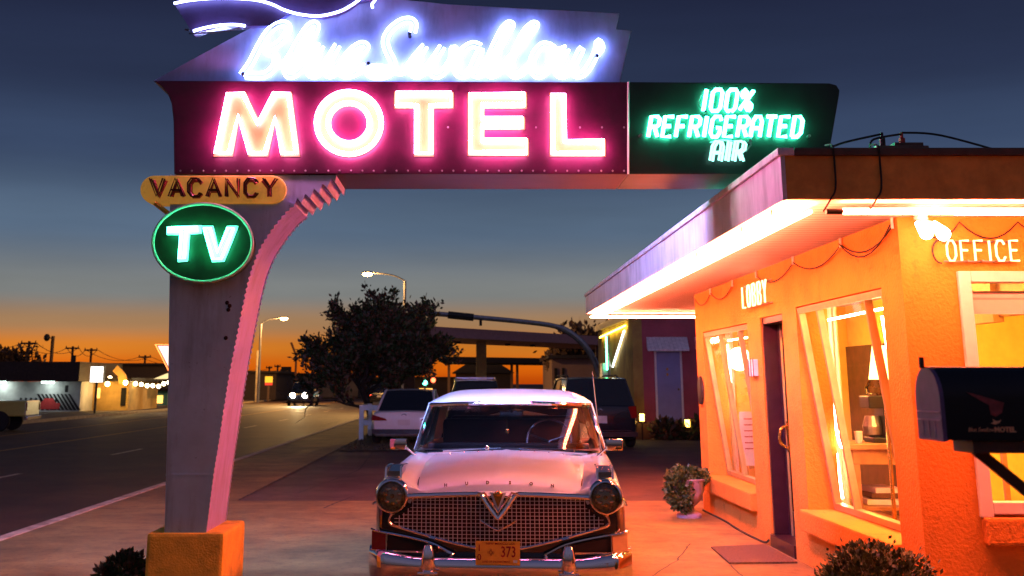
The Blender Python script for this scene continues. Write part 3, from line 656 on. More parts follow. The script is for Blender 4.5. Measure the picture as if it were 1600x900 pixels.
# neon borders hung inside the windows
for pts in ([(3.49, 11.73, 2.25), (3.49, 11.70, 1.9), (3.49, 11.64, 1.35), (3.49, 11.60, 1.18), (3.50, 11.54, 1.07), (3.50, 11.45, 1.09), (3.50, 11.46, 1.18), (3.50, 11.58, 1.2)], [(3.49, 16.2, 2.15), (3.49, 16.1, 1.6), (3.49, 16.05, 1.2)], [(3.52, 10.2, 2.2), (3.56, 10.1, 1.4), (3.60, 10.0, .7)], [(3.49, 11.66, 1.0), (3.50, 11.6, .6)], [(3.50, 9.8, 2.26), (3.50, 11.8, 2.24)], [(3.50, 15.0, 2.2), (3.50, 16.2, 2.2)]):
    b = MB(); b.tube(catmull(pts, 4), .011, 6); b.build('neon_border', M['orange'], off)

# ------------- things on and in the office
def wall_sign(name, label, txt, fn, x0, x1, z1, z0, loc, m, r, gap=.28):
    t = thing(name, label, 'neon sign', loc)
    b = MB(); stroke_text(b, txt, x0, x1, z1, z0, r, .075, fn=fn, gap=gap, n=6); b.build('neon_lettering', m, t)
    for z in (z1, z0):
        b = MB(); b.tube([fn(x0, z, .02), fn(x1, z, .02)], .006, 5)
        for k in range(5): px = x0 + (x1 - x0) * (k + .5) / 5; b.cyl(fn(px, z, .0), fn(px, z, .07), .008, n=6)
        b.build('tube_support', M['steel'], t)
    return t
lob = lambda u, v, o: Vector((WX - .01 - o, 13.45 - u, 2.71 - v))
wall_sign('lobby_sign', 'small glowing LOBBY neon lettering above the dark lobby door', 'LOBBY', lob, 0, 1.12, .02, .25, (WX, 12.9, 2.45), M['sign_tube'], .010, .42)
ofc = lambda u, v, o: Vector((3.475 + u, WY - .012 - o, 2.655 - v))
wall_sign('office_sign', 'glowing OFFICE neon lettering on the wall above the yellow front window', 'OFFICE', ofc, 0.0, .535, .0, .145, (3.8, WY, 2.5), M['sign_tube'], .0085)
b = MB(); b.tube([ofc(-.02 + .06 * math.cos(t), .075 + .085 * math.sin(t), .03) for t in [math.pi * .5 + math.pi * i / 8 for i in range(9)]], .007, 5)
tag(b.build('tube_bracket', M['cable']), 'curved black cable loop fixed at the left end of the OFFICE lettering', 'cable')
# counter with coffee machine
t = thing('counter_table', 'wooden counter table inside the lobby window holding the coffee machine', 'table', (4.080, 12.4, .1))
b = MB(); b.b2((3.680, 11.9, 1.02), (4.580, 12.85, 1.07)); b.b2((3.730, 11.95, .88), (4.530, 12.8, 1.018)); b.build('table_top', M['wood'], t, bevel=.005)
for x, y in ((3.750, 11.97), (4.510, 11.97), (3.750, 12.78), (4.510, 12.78)):
    b = MB(); b.b2((x - .04, y - .04, .1), (x + .04, y + .04, .878)); b.build('leg', M['wood'], t)
b = MB(); b.b2((3.710, 11.93, .46), (4.550, 12.82, .49)); b.build('shelf', M['wood'], t)
t = thing('coffee_machine', 'tall coffee machine with a glass pot on top standing on the lobby counter', 'coffee machine', (4.150, 12.35, 1.07))
b = MB(); b.b2((4.030, 12.2, 1.07), (4.290, 12.5, 1.12)); b.b2((4.150, 12.2, 1.12), (4.290, 12.5, 1.46)); b.b2((4.010, 12.2, 1.40), (4.290, 12.5, 1.52)); b.build('body', M['black'], t, bevel=.01)
b = MB(); b.lathe([(.05, 0), (.095, .02), (.10, .08), (.06, .15), (.05, .17)], 16, (4.130, 12.35, 1.525)); b.build('pot', M['lens'], t)
b = MB(); b.lathe([(.05, 0), (.09, .02), (.10, .10), (.07, .20)], 16, (4.080, 12.35, 1.125)); b.build('carafe', M['steel'], t)
b = MB(); b.lathe([(.03, 0), (.036, .02), (.04, .11), (.041, .115)], 14, (3.850, 12.1, 1.07)); tag(b.build('paper_cup', M['paper']), 'white paper cup beside the coffee machine on the lobby counter', 'cup')
for i, (z, w, c) in enumerate(((.492, .34, 'paper'), (.553, .30, 'darkwood'), (.602, .26, 'pinkposter'))):
    b = MB(); b.box((4.080, 12.3, z + .028), (w, .42, .05), rz=.1 * (i - 1), bev=.004)
    tag(b.build('book', M[c]), ('large pale book at the bottom of the pile under the lobby counter', 'dark brown book in the middle of the pile under the lobby counter', 'pinkish book on top of the pile under the lobby counter')[i], 'book', 'books on the counter shelf')
t = thing('reading_lamp', 'lit lamp with a warm glowing shade inside the front end of the lobby window', 'lamp', (3.80, 11.1, .1))
b = MB(); b.lathe([(.12, .0), (.12, .02), (.02, .04), (.015, 1.64)], 14, (3.80, 11.1, .1)); b.build('stand', M['brass'], t)
b = MB(); b.lathe([(.13, 0), (.08, .30)], 18, (3.80, 11.1, 1.68)); b.build('lamp_shade', M['lampshade'], t)
t = thing('window_poster', 'pale pink notice board with lines of writing inside the far lobby window', 'notice board', (3.84, 16.1, .1))
b = MB(); b.b2((3.58, 16.1, .6), (4.1, 16.13, 1.28)); b.build('board', M['pinkposter'], t)
b = MB()
for i in range(6): b.b2((3.63, 16.095, 1.18 - i * .075), (3.63 + .32 + .1 * ((i * 7) % 3) / 2, 16.099, 1.195 - i * .075))
b.build('lettering', M['vacred'], t)
b = MB(); b.b2((3.62, 16.11, .1), (3.66, 16.125, .598)); b.b2((4.02, 16.11, .1), (4.06, 16.125, .598)); b.build('leg', M['wood'], t)
t = thing('window_lamp', 'glowing white globe lamp hanging inside the far lobby window', 'lamp', (3.53, 15.72, 1.9))
b = MB(); b.ball((3.53, 15.72, 1.95), .15); b.build('globe', glow('globe_lamp', (22, 13, 9)), t); b = MB(); b.cyl((3.53, 15.72, 2.10), (3.53, 15.72, IZ), .01); b.build('rod', M['brass'], t)
t = thing('wall_picture', 'small framed picture on the yellow wall behind the front window', 'picture', (5.6, 12.86, 1.6))
b = MB(); b.b2((6.4, 12.86, 1.45), (6.9, 12.895, 1.95)); b.build('frame', M['darkwood'], t); b = MB(); b.b2((6.44, 12.85, 1.49), (6.86, 12.858, 1.91)); b.build('picture', M['skyblue'], t)
t = thing('chair', 'wooden chair with pale cushion behind the yellow front window', 'chair', (4.35, 10.3, .1))
b = MB(); b.b2((4.1, 10.1, .52), (4.6, 10.55, .57)); b.build('seat', M['wood'], t)
for x, y in ((4.13, 10.13), (4.57, 10.13), (4.13, 10.52), (4.57, 10.52)):
    b = MB(); b.b2((x - .02, y - .02, .1), (x + .02, y + .02, .52 if y < 10.3 else 1.75)); b.build('leg', M['wood'], t)
b = MB(); b.box((4.35, 10.49, 1.5), (.46, .06, .5), bev=.02, ry=.12); b.build('backrest', M['paper'], t)
b = MB(); b.tube(catmull([(WX - .05, 16.5, .012), (WX - .03, 15.2, .012), (WX - .06, 14.3, .012), (WX - .04, 13.3, .012), (WX - .02, 13.1, .05)], 6), .012, 6); tag(b.build('cable', M['cable']), 'black cable lying along the foot of the office wall beside the urn', 'cable')
# doormat
q = [(2.45, 11.76), (3.10, 11.82), (3.10, 13.05), (2.50, 12.87)]
b = MB(); b.prism([(x, y, .018) for x, y in q], (0, 0, -.016)); tag(b.build('doormat', mat('bristle_mat', (.15, .085, .05), .95, var=.3, scale=60, bump=.8, bscale=200)), 'worn reddish brown doormat lying before the dark lobby door', 'doormat')

# ---------------------------------------------------------------- leafy things
def leaves(b, c, rad, n, size, seed, shell=.45, stretch=1.0, flat=.0, nm=2, low=-1):
    r = random.Random(seed); c = Vector(c); rad = Vector(rad); k = 0
    lumps = [Vector((r.gauss(0, 1), r.gauss(0, 1), r.gauss(0, .8))).normalized() for _ in range(14)]
    while k < n:
        d = Vector((r.gauss(0, 1), r.gauss(0, 1), r.gauss(0, 1))).normalized()
        if d.z < low: continue
        bulge = 1 + .26 * max(0, max(d.dot(l) for l in lumps) - .75) / .25 - .08
        t = (shell + (1 - shell) * r.random() ** .6) * bulge * (1 + .13 * (r.random() < .06))
        p = c + Vector((d.x * rad.x, d.y * rad.y, d.z * rad.z)) * t
        u = (d + Vector((r.gauss(0, .6), r.gauss(0, .6), r.gauss(0, .6) + .35))).normalized(); w = u.orthogonal().normalized()
        w = (Matrix.Rotation(r.random() * 6.28, 3, u) @ w); s = size * r.uniform(.6, 1.35)
        b.f([b.v(p), b.v(p + u * s * .5 + w * s * .28), b.v(p + u * s * stretch), b.v(p + u * s * .5 - w * s * .28)], r.randrange(nm)); k += 1
t = thing('round_shrub', 'rounded clipped dark green shrub on the ground at the office corner', 'shrub', (2.62, 8.15, 0))
b = MB(); leaves(b, (2.62, 8.15, .28), (.40, .38, .31), 13000, .034, 5, shell=.5); b.build('foliage', [M['leaf2'], M['leaf3'], M['leaf']], t)
b = MB()
for k in range(7): b.tube([(2.62, 8.15, -.02), (2.62 + .1 * math.cos(k), 8.15 + .1 * math.sin(k), .2), (2.62 + .25 * math.cos(k), 8.15 + .25 * math.sin(k), .38)], [.02, .012, .005], 5)
b.build('stem', M['bark'], t)
t = thing('stone_urn', 'pale footed urn beside the far corner of the office wall', 'urn', (2.80, 15.75, 0))
b = MB(); b.lathe([(.16, 0), (.16, .04), (.07, .09), (.07, .13), (.15, .2), (.20, .32), (.21, .42), (.24, .46), (.22, .47), (.18, .43)], 22, (2.80, 15.75, 0)); b.build('bowl', mat('pale_stone', (.46, .30, .40), .7, var=.15, scale=14, bump=.2), t, smooth='auto')
t = thing('trailing_plant', 'bushy trailing plant growing in the pale urn by the office wall', 'plant', (2.80, 15.75, .42))
b = MB(); leaves(b, (2.66, 15.62, .33), (.15, .18, .25), 2400, .05, 8, shell=.3, nm=2); leaves(b, (2.84, 15.75, .49), (.23, .2, .10), 1500, .05, 9, shell=.3, nm=2); b.build('foliage', [M['leaf2'], M['leaf3']], t)
t = thing('flower_pot', 'square pale plant pot on the pavement left of the ochre sign base', 'plant pot', (-2.64, 9.65, 0))
b = MB(); b.prism([(-2.72, 9.52, 0), (-2.48, 9.52, 0), (-2.48, 9.76, 0), (-2.72, 9.76, 0)], (0, 0, .24)); b.build('pot', mat('pale_clay', (.36, .30, .24), .85, var=.2), t)
t = thing('potted_plant', 'dark leafy plant spilling from the pot left of the sign base', 'plant', (-2.64, 9.65, .24))
b = MB(); leaves(b, (-2.60, 9.62, .27), (.15, .14, .10), 900, .05, 10, shell=.3, nm=2); leaves(b, (-2.73, 9.50, .21), (.06, .05, .10), 250, .05, 11, shell=.3); b.build('foliage', [M['leaf'], M['leaf2']], t)

# ---------------------------------------------------------------- mailbox
t = thing('mailbox', 'dark blue rounded mailbox on a wooden post with a braced arm', 'mailbox', (1.95, 3.92, 0))
mx0, mx1, my0, my1, mz0, mz1 = 1.475, 2.0, 3.78, 3.975, 1.478, 1.70
def arch(x, e=0):
    cy, hw = (my0 + my1) / 2, (my1 - my0) / 2 + e; zs = mz1 - hw
    return [Vector((x, cy - hw, mz0 - e)), Vector((x, cy + hw, mz0 - e))] + [Vector((x, cy + hw * math.cos(a), zs + (hw) * math.sin(a))) for a in [math.pi * i / 14 for i in range(15)]]
MBX = mat('navy_mailbox_paint', (.006, .005, .010), .38, var=.2, scale=12, spec=.3)
b = MB(); b.prism(arch(mx0), (mx1 - mx0, 0, 0)); b.build('body', MBX, t, smooth='auto')
b = MB(); b.prism(arch(mx0 - .014, .004), (.013, 0, 0)); dr = b.build('door', mat('violet_mailbox_door', (.14, .08, .20), .5, var=.15, scale=15), t, smooth='auto')
b = MB(); b.b2((mx0 - .017, my0 + .005, 1.535), (mx0 - .0142, my1 - .005, 1.538)); b.b2((mx0 - .017, my0 + .005, 1.560), (mx0 - .0142, my1 - .005, 1.563))
for y in (3.83, 3.88, 3.93): b.b2((mx0 - .016, y, 1.482), (mx0 - .0142, y + .002, 1.533))
b.build('rib', M['pinkposter'], dr); b = MB(); b.b2((mx0 - .03, 3.872, 1.695), (mx0 - .016, 3.882, 1.73)); b.build('latch', M['darksteel'], dr)
b = MB(); MP = 1
tm = text_mesh('Blue Swallow', .030, 0, .0006, 'LEFT', shear=.3); b.mesh(tm, Matrix.Translation((1.540, my0 - .0015, 1.509)) @ Matrix.Rotation(R(90), 4, 'X') @ Matrix.Diagonal((.50, .62, 1, 1)))
tm = text_mesh('MOTEL', .0205, .001, .0006, 'LEFT'); b.mesh(tm, Matrix.Translation((1.622, my0 - .0015, 1.509)) @ Matrix.Rotation(R(90), 4, 'X'))
E0 = [(1.69, 1.522), (1.70, 1.527), (1.697, 1.536), (1.706, 1.530), (1.714, 1.529), (1.724, 1.534), (1.718, 1.524), (1.705, 1.519)]
b.prism([(x, my0 - .0008, z) for x, z in [(x - .078, z + .006) for x, z in E0]], (0, -.001, 0)); b.build('lettering', mat('rust_lettering', (.95, .5, .25), .5), t)
b = MB(); E1 = [(1.62, 1.622), (1.66, 1.612), (1.735, 1.590), (1.725, 1.560), (1.705, 1.548), (1.69, 1.555), (1.688, 1.583), (1.66, 1.598)]
b.prism([(x, my0 - .0008, z) for x, z in [(x - .075, z) for x, z in E1]], (0, -.001, 0)); b.build('emblem', mat('faded_red_emblem', (.34, .06, .06), .5, var=.3, scale=40), t)
b = MB(); b.b2((1.56, 3.80, mz0 - .04), (2.0, 3.955, mz0 - .005)); b.build('shelf_board', M['darkwood'], t)
b = MB(); b.b2((1.80, 3.82, -.02), (1.90, 3.93, mz0 - .042)); po = b.build('post', M['darkwood'], t)
b = MB(); b.tube([(1.60, 3.875, mz0 - .035), (1.84, 3.875, 1.24)], .024, 4); b.build('brace', M['darkwood'], t)
b = MB(); b.tube([Vector((1.785 + .012 * math.cos(a), 3.81, 1.265 + .014 * math.sin(a))) for a in [6.28 * i / 12 for i in range(12)]], .003, 5, True); b.build('ring', M['steel'], t)
# ---------------------------------------------------------------- the white two-tone car
def lerp(a, b, t): return a + (b - a) * t
def curve_at(tab, y):
    """smooth interpolation of a table of rows (y, a, b, ...)"""
    if y <= tab[0][0]: return tab[0][1:]
    for i in range(len(tab) - 1):
        if y <= tab[i + 1][0]:
            a, c = tab[i], tab[i + 1]; t = (y - a[0]) / (c[0] - a[0]); p = tab[max(i - 1, 0)]; q = tab[min(i + 2, len(tab) - 1)]; out = []
            for k in range(1, len(a)):
                m0 = (c[k] - p[k]) / max(1e-6, c[0] - p[0]) * (c[0] - a[0]); m1 = (q[k] - a[k]) / max(1e-6, q[0] - a[0]) * (c[0] - a[0])
                out.append((2 * t ** 3 - 3 * t * t + 1) * a[k] + (t ** 3 - 2 * t * t + t) * m0 + (-2 * t ** 3 + 3 * t * t) * c[k] + (t ** 3 - t * t) * m1)
            return tuple(out)
    return tab[-1][1:]
car = thing('vintage_car', 'white and black vintage saloon car with chrome grille parked facing out of the driveway', 'car', (.225, 9.20, 0), R(-4))
BODY = [(.16, .895, .34, .905, .815, .840), (.30, .945, .30, .955, .865, .895), (.6, .960, .28, .985, .91, .945), (1.2, .965, .27, 1.005, .955, .99), (1.85, .965, .27, 1.03, 1.0, 1.025),
        (2.4, .965, .27, 1.035, 1.015, 1.035), (3.6, .965, .27, 1.03, 1.005, 1.02), (4.4, .95, .28, 1.02, .975, .99), (5.2, .93, .33, 1.03, .93, .94), (5.45, .87, .38, .94, .85, .86)]
def half(y, sc=1.0):
    xw, zb, zf, zh, zc = curve_at(BODY, y)
    P = [(0, zb), (.5, zb), (xw - .12, zb), (xw - .03, zb + .05), (xw, .50), (xw, .66), (xw - .004, .74), (xw - .015, .82), (xw - .05, zf - .05), (xw - .10, zf - .012), (xw - .16, zf), (xw - .22, zf - .012), (xw - .28, (zf + zh) / 2), (.60, zh), (.42, lerp(zh, zc, .5)), (.2, lerp(zh, zc, .88)), (0, zc)]
    if sc != 1: P = [(x * sc, .6 + (z - .6) * sc) for x, z in P]
    return P
def ringpts(y, sc=1.0, yy=None):
    h = half(y, sc); yy = y if yy is None else yy
    return [(x, yy, z) for x, z in h] + [(-x, yy, z) for x, z in h[-2:0:-1]]
b = MB(); rows = [ringpts(.16, s, q) for s, q in ((.02, .13), (.5, .13), (.86, .135), (.965, .145))]
ys = [.16, .20, .25, .30, .38, .48, .6] + [.6 + .16 * i for i in range(1, 29)] + [5.2, 5.32, 5.45]
rows += [ringpts(y) for y in ys] + [ringpts(5.45, s, 5.45 + (1 - s) * .1) for s in (.95, .8, .4, .02)]
b.grid(rows, closed=True)
body = b.build('body', [M['carwhite'], M['carblack']], car, smooth='auto', world=False, angle=50)
for p in body.data.polygons:
    lim = .755 if p.center.y < .3 else .74 - .05 * min(1, (p.center.y - .3) / 2)
    p.material_index = 0 if p.center.z > lim else 1
# wheel wells cut out of the body, wheels in them
for wy in (.95, 4.15):
    for s in (-1, 1):
        cb = MB(); cb.cyl((s * .72, wy, .33), (s * 1.2, wy, .33), .39, n=32); co_ = cb.build('cutter', M['carblack']); 
        m = body.modifiers.new('cut', 'BOOLEAN'); m.object = co_; m.operation = 'DIFFERENCE'; m.solver = 'EXACT'
dg = bpy.context.evaluated_depsgraph_get(); nm_ = bpy.data.meshes.new_from_object(body.evaluated_get(dg))
body.modifiers.clear(); body.data = nm_
for o in [o for o in bpy.data.objects if o.name.startswith('cutter')]: bpy.data.objects.remove(o)
for wy in (.95, 4.15):
    for s in (-1, 1):
        wh = thing('wheel', None, None); wh.parent = car; wh.location = (s * .82, wy, .34)
        b = MB(); b.lathe([(.20, -.10), (.30, -.10), (.335, -.07), (.34, 0), (.335, .07), (.30, .10), (.20, .10)], 28)
        for v in b.bm.verts: v.co = Matrix.Rotation(R(90), 4, 'Y') @ v.co
        b.build('tyre', M['rubber'], wh, smooth='auto', world=False)
        b = MB(); b.lathe([(.001, .075), (.08, .075), (.12, .06), (.2, .08), (.205, .04)], 24)
        for v in b.bm.verts: v.co = Matrix.Rotation(R(90 * s), 4, 'Y') @ v.co
        b.build('rim', M['chrome'], wh, smooth='auto', world=False)
def part(b, name, m, par=None, **k):
    k.setdefault('smooth', 'auto'); return b.build(name, m, par or car, world=False, **k)
# hood
HOOD = [(.20, .885, .615), (.235, .925, .618), (.30, .957, .622), (.42, .978, .63), (.7, 1.0, .645), (1.2, 1.035, .67), (1.8, 1.062, .695)]
b = MB(); rows = []
for y in (.195, .20, .215, .235, .26, .30, .36, .42, .55, .7, .9, 1.1, 1.3, 1.5, 1.7, 1.8):
    zc, hw = curve_at(HOOD, max(y, .2)); r = []
    for k in range(-12, 13):
        t = k / 12; z = zc - .052 * t * t - .004 * t ** 8 + (.012 * math.exp(-(t / .05) ** 2) if y > .25 else 0) - (.03 if y < .199 else 0)
        r.append((t * hw, y + .02 * t * t, z))
    r = [(r[0][0], r[0][1], r[0][2] - .035)] + r + [(r[-1][0], r[-1][1], r[-1][2] - .035)]
    rows.append(r)
rows.append([(x, y + .01, z - .03) for x, y, z in rows[-1]])
b.grid(rows); hood = part(b, 'hood', M['carwhite'], angle=60)
b = MB()
for s in (-1, 1): b.tube([(s * (curve_at(HOOD, y)[1] + .004), y + .02, curve_at(HOOD, y)[0] - .068) for y in (.22, .3, .42, .7, 1.2, 1.8)], .007, 5)
part(b, 'panel_gap', M['dark'], hood)
for ch, x in zip('HUDSON', (-.405, -.245, -.085, .085, .245, .405)):
    b = MB(); b.mesh(text_mesh(ch, .034, .0015, .003), Matrix.Translation((x, .208 + .02 * (x / .62) ** 2, .913 - .052 * (x / .62) ** 2)) @ Matrix.Rotation(R(58), 4, 'X')); part(b, 'letter', M['gold'], hood)
b = MB()
for i in range(9): b.ball((-.5 + .125 * i, 1.74, 1.062 - .05 * ((-.5 + .125 * i) / .69) ** 2), .008, u=6, v=4)
part(b, 'cowl_stud', M['chrome'], hood)
b = MB(); b.tube([(-.72, 1.845, .99), (-.5, 1.83, 1.022), (0, 1.82, 1.052), (.5, 1.83, 1.022), (.72, 1.845, .99)], .014, 6); part(b, 'cowl_gap', M['dark'])
# grille
gz_top = lambda x: .828 - .022 * (abs(x) / .7) ** 2
gz_bot = lambda x: .465 if abs(x) < .15 else .465 + (.62 - .465) * ((abs(x) - .15) / .64) ** 1.15
HLX, HLZ = .797, .822
def span(x):
    t, q = gz_top(x), gz_bot(x); dx = abs(abs(x) - HLX)
    if dx < .15: t = min(t, HLZ - math.sqrt(.0225 - dx * dx))
    return q, t
yg = lambda x: .085 + .03 * (abs(x) / .79) ** 2
b = MB(); n = 46
for i in range(-n // 2, n // 2 + 1):
    x = i * .0338
    if abs(x) > .775: continue
    q, t = span(x)
    if t - q > .02: b.b2((x - .0027, yg(x) - .004, q), (x + .0027, yg(x) + .004, t))
z = .475
while z < .83:
    xs = [k * .02 for k in range(-39, 40) if span(k * .02)[0] <= z <= span(k * .02)[1]]
    seg = []
    for x in xs + [9]:
        if seg and x - seg[-1] > .03:
            if len(seg) > 1: b.tube([(q, yg(q) - .005, z) for q in seg], 0.0028, 4)
            seg = []
        seg.append(x)
    z += .0265
gr = part(b, 'grille', M['grillewire'])
b = MB(); top = [(k * .04, yg(k * .04) + .012, span(k * .04)[1]) for k in range(-19, 20)]; bot = [(k * .04, yg(k * .04) + .012, span(k * .04)[0]) for k in range(-19, 20)]
b.grid([bot, top]); part(b, 'grille_cavity', M['dark'], gr)
b = MB()
for s in (-1, 1):
    b.tube(catmull([(s * x, yg(x) - .02, gz_top(x) + .012) for x in (.70, .6, .45, .3, .2, .145)] + [(s * .12, .06, .825), (s * .085, .055, .775), (s * .04, .05, .715), (0, .045, .668)], 4), [.021] * 20 + [.018] * 17, 8)
    b.tube(catmull([(s * x, yg(x) - .012, gz_bot(x) - .008) for x in (.80, .77, .6, .45, .3, .16)], 3), .011, 6)
    b.tube(catmull([(s * .80, .13, .612), (s * .822, .125, .64), (s * .80, .12, .69), (s * .775, .11, .70)], 3), .013, 6)
    b.tube([(s * .175, .06, .838), (s * .10, .045, .852), (s * .05, .045, .78), (0, .043, .715)], .009, 6)
b.tube([(-.13, .055, .655), (-.06, .05, .612), (0, .045, .588), (.06, .05, .612), (.13, .055, .655)], .007, 6)
part(b, 'grille_surround', M['chrome'], gr)
b = MB(); b.prism([(-.062, .05, .855), (.062, .05, .855), (.0, .05, .715)], (0, .05, 0)); part(b, 'badge_panel', M['carwhite'], gr)
b = MB(); b.prism([(-.040, .044, .848), (.040, .044, .848), (0.0, .044, .745)], (0, .012, 0)); b.ball((0, .045, .845), .03, (1, .5, .8)); part(b, 'badge', M['gold'], gr)
# headlights
for s in (-1, 1):
    b = MB(); b.lathe([(.103, -.050), (.110, -.062), (.120, -.056), (.131, -.02), (.128, .06), (.10, .16)], 32, cap=False)
    mm = Matrix.Translation((s * HLX, .115, HLZ)) @ Matrix.Rotation(R(-90), 4, 'X')
    for v in b.bm.verts: v.co = mm @ Vector((v.co.x, v.co.y, v.co.z))
    hl = part(b, 'headlight', M['chrome'])
    b = MB(); b.lathe([(.001, .05), (.03, .045), (.06, .028), (.085, .0), (.104, -.04)], 28, cap=False)
    for v in b.bm.verts: v.co = mm @ v.co
    part(b, 'reflector', M['reflector'], hl)
    b = MB(); b.ball((s * HLX, .085, HLZ), .016); b.cyl((s * HLX, .085, HLZ), (s * HLX, .15, HLZ), .01); part(b, 'bulb', M['gold'], hl)
    for k in range(7):
        a = k * .9 + .3; b = MB(); b.ball((s * HLX + .055 * math.cos(a), .10, HLZ + .055 * math.sin(a)), .016, (1.3, .6, .8), 10, 8); part(b, 'glint_bead', M['gold' if k % 2 else 'chrome'], hl)  # added beads standing in for glints inside the lamp
    b = MB(); b.lathe([(.001, -.072), (.04, -.069), (.08, -.060), (.104, -.045)], 28, cap=False)
    for v in b.bm.verts: v.co = mm @ v.co
    part(b, 'lens', M['lens'], hl)
    # ornament above the lamp
    x = s * .80
    b = MB(); b.prism([(x - .055, .19, .955), (x + .055, .19, .955), (x + .05, .19, .995), (x - .05, .19, .995)], (0, .30, .03))
    for dx in (-.058, .058): b.tube([(x + dx, .16, .945), (x + dx, .175, 1.02), (x + dx, .30, 1.03), (x + dx, .55, 1.022)], .009, 6)
    for k in range(6): b.b2((x - .046 + k * .017, .185, .957), (x - .040 + k * .017, .192, .993))
    part(b, 'fender_ornament', M['chrome'])
    # lower corner: parking lamp and trim
    b = MB(); b.prism([(s * .955, .155, .44), (s * .84, .108, .435), (s * .84, .108, .545), (s * .955, .155, .565)], (0, .03, 0)); part(b, 'parking_lamp', M['creamlens'] if s > 0 else M['redlens'])
    b = MB(); b.tube(catmull([(s * .965, .20, .575), (s * .90, .125, .565), (s * .7, .105, .535), (s * .5, .095, .49), (s * .38, .09, .435), (s * .34, .09, .415), (s * .36, .09, .40)], 3), .0095, 6); b.tube([(s * .96, .17, .435), (s * .83, .1, .43), (s * .5, .095, .425)], .007, 6); b.tube([(s * .835, .1, .43), (s * .835, .1, .555)], .008, 6)
    part(b, 'trim_strip', M['chrome'])
    b = MB(); b.prism([(s * .825, .112, .44), (s * .48, .105, .43), (s * .52, .105, .485), (s * .825, .112, .54)], (0, .012, 0)); part(b, 'air_slot', M['dark'])
    # body side trim
    b = MB(); b.tube([(s * .958, .22, .755), (s * .966, .6, .745), (s * .970, 1.2, .73), (s * .970, 2.4, .69), (s * .970, 3.8, .69), (s * .945, 5.1, .70)], .010, 6); part(b, 'side_trim', M['chrome'])
    # mirrors on the fender
    b = MB(); b.tube([(s * .80, 1.62, 1.03), (s * .86, 1.60, 1.08), (s * .90, 1.59, 1.12)], .010, 6); mi_ = part(b, 'wing_mirror', M['chrome'])
    b = MB(); b.box((s * .945, 1.60, 1.125), (.155, .05, .095), bev=.016, rz=s * .15); part(b, 'mirror_shell', M['chrome'], mi_)
    # bumper guard
    b = MB(); b.lathe([(.045, 0), (.055, .02), (.052, .10), (.046, .15), (.03, .185), (.001, .195)], 18)
    for v in b.bm.verts: v.co = Vector((v.co.x + s * .515, v.co.y * .9 + .02, v.co.z + .30))
    b.b2((s * .515 - .075, -.045, .285), (s * .515 + .075, .0, .305), bev=.006); part(b, 'bumper_guard', M['chrome'])
# bumper
b = MB(); rows = []
for k in range(-24, 25):
    t = k / 24; a = abs(t); x = 1.0 * math.copysign(1 - (1 - min(a, .9) / .9) if a < .9 else 1, t) * (.97 + .03 * min(1, (1 - a) * 10)) if False else .99 * t
    y0 = .02 + .05 * a ** 2 + .20 * max(0, a - .86) ** 1.5 / .14 ** 1.5; up = .045 * max(0, min(1, (a - .62) / .3))
    prof = [(.12, .385 + up), (.06, .402 + up), (.015, .395 + up), (-.005, .365 + up * .6), (-.008, .325), (-.004, .292), (.004, .286), (.006, .282), (.03, .245), (.06, .222), (.12, .215)]
    rows.append([(x, y0 + py, pz) for py, pz in prof])
b.grid(rows); b.f([b.bm.verts[i] for i in []]) if False else None
part(b, 'bumper', M['chrome'], angle=70)
# plate
pl = None
b = MB(); b.box((.0, -.03, .442), (.325, .006, .165), bev=.002); pl = part(b, 'licence_plate', M['plate'], smooth=False)
b = MB(); RX = Matrix.Rotation(R(90), 4, 'X')
def ptxt(t, x, z, s, bold=.0, sx=1, m=b): m.mesh(text_mesh(t, s, bold, .0006), Matrix.Translation((x, -.0338, z)) @ RX @ Matrix.Diagonal((sx, 1, 1, 1)))
ptxt('1', -.135, .474, .062, .001); ptxt('0', -.135, .411, .062, .001); ptxt('373', .078, .447, .105, .0015, .72); ptxt('NEW MEXICO USA', .02, .506, .021, .0003, 1.2); ptxt('LAND OF ENCHANTMENT', -.012, .382, .018, .0003, .95)
ring_ = [Vector((-.05 + .011 * math.cos(a), -.0338, .446 + .011 * math.sin(a))) for a in [6.283 * i / 14 for i in range(14)]]; b.tube(ring_, .0022, 4, True)
for dx, dz in ((0, 1), (1, 0), (0, -1), (-1, 0)):
    for o in (-.004, .004): b.tube([(-.05 + dx * .013 + o * dz, -.0338, .446 + dz * .013 + o * dx), (-.05 + dx * .026 + o * dz, -.0338, .446 + dz * .026 + o * dx)], .0016, 4)
part(b, 'lettering', M['platered'], pl, smooth=False)
b = MB(); b.b2((.112, -.0345, .376), (.142, -.0332, .394)); part(b, 'sticker', M['postgrey'], pl, smooth=False)
b = MB()
for s in (-1, 1): b.b2((s * .12 - .012, -.028, .40), (s * .12 + .012, .09, .42))
part(b, 'bracket', M['darksteel'], pl, smooth=False)
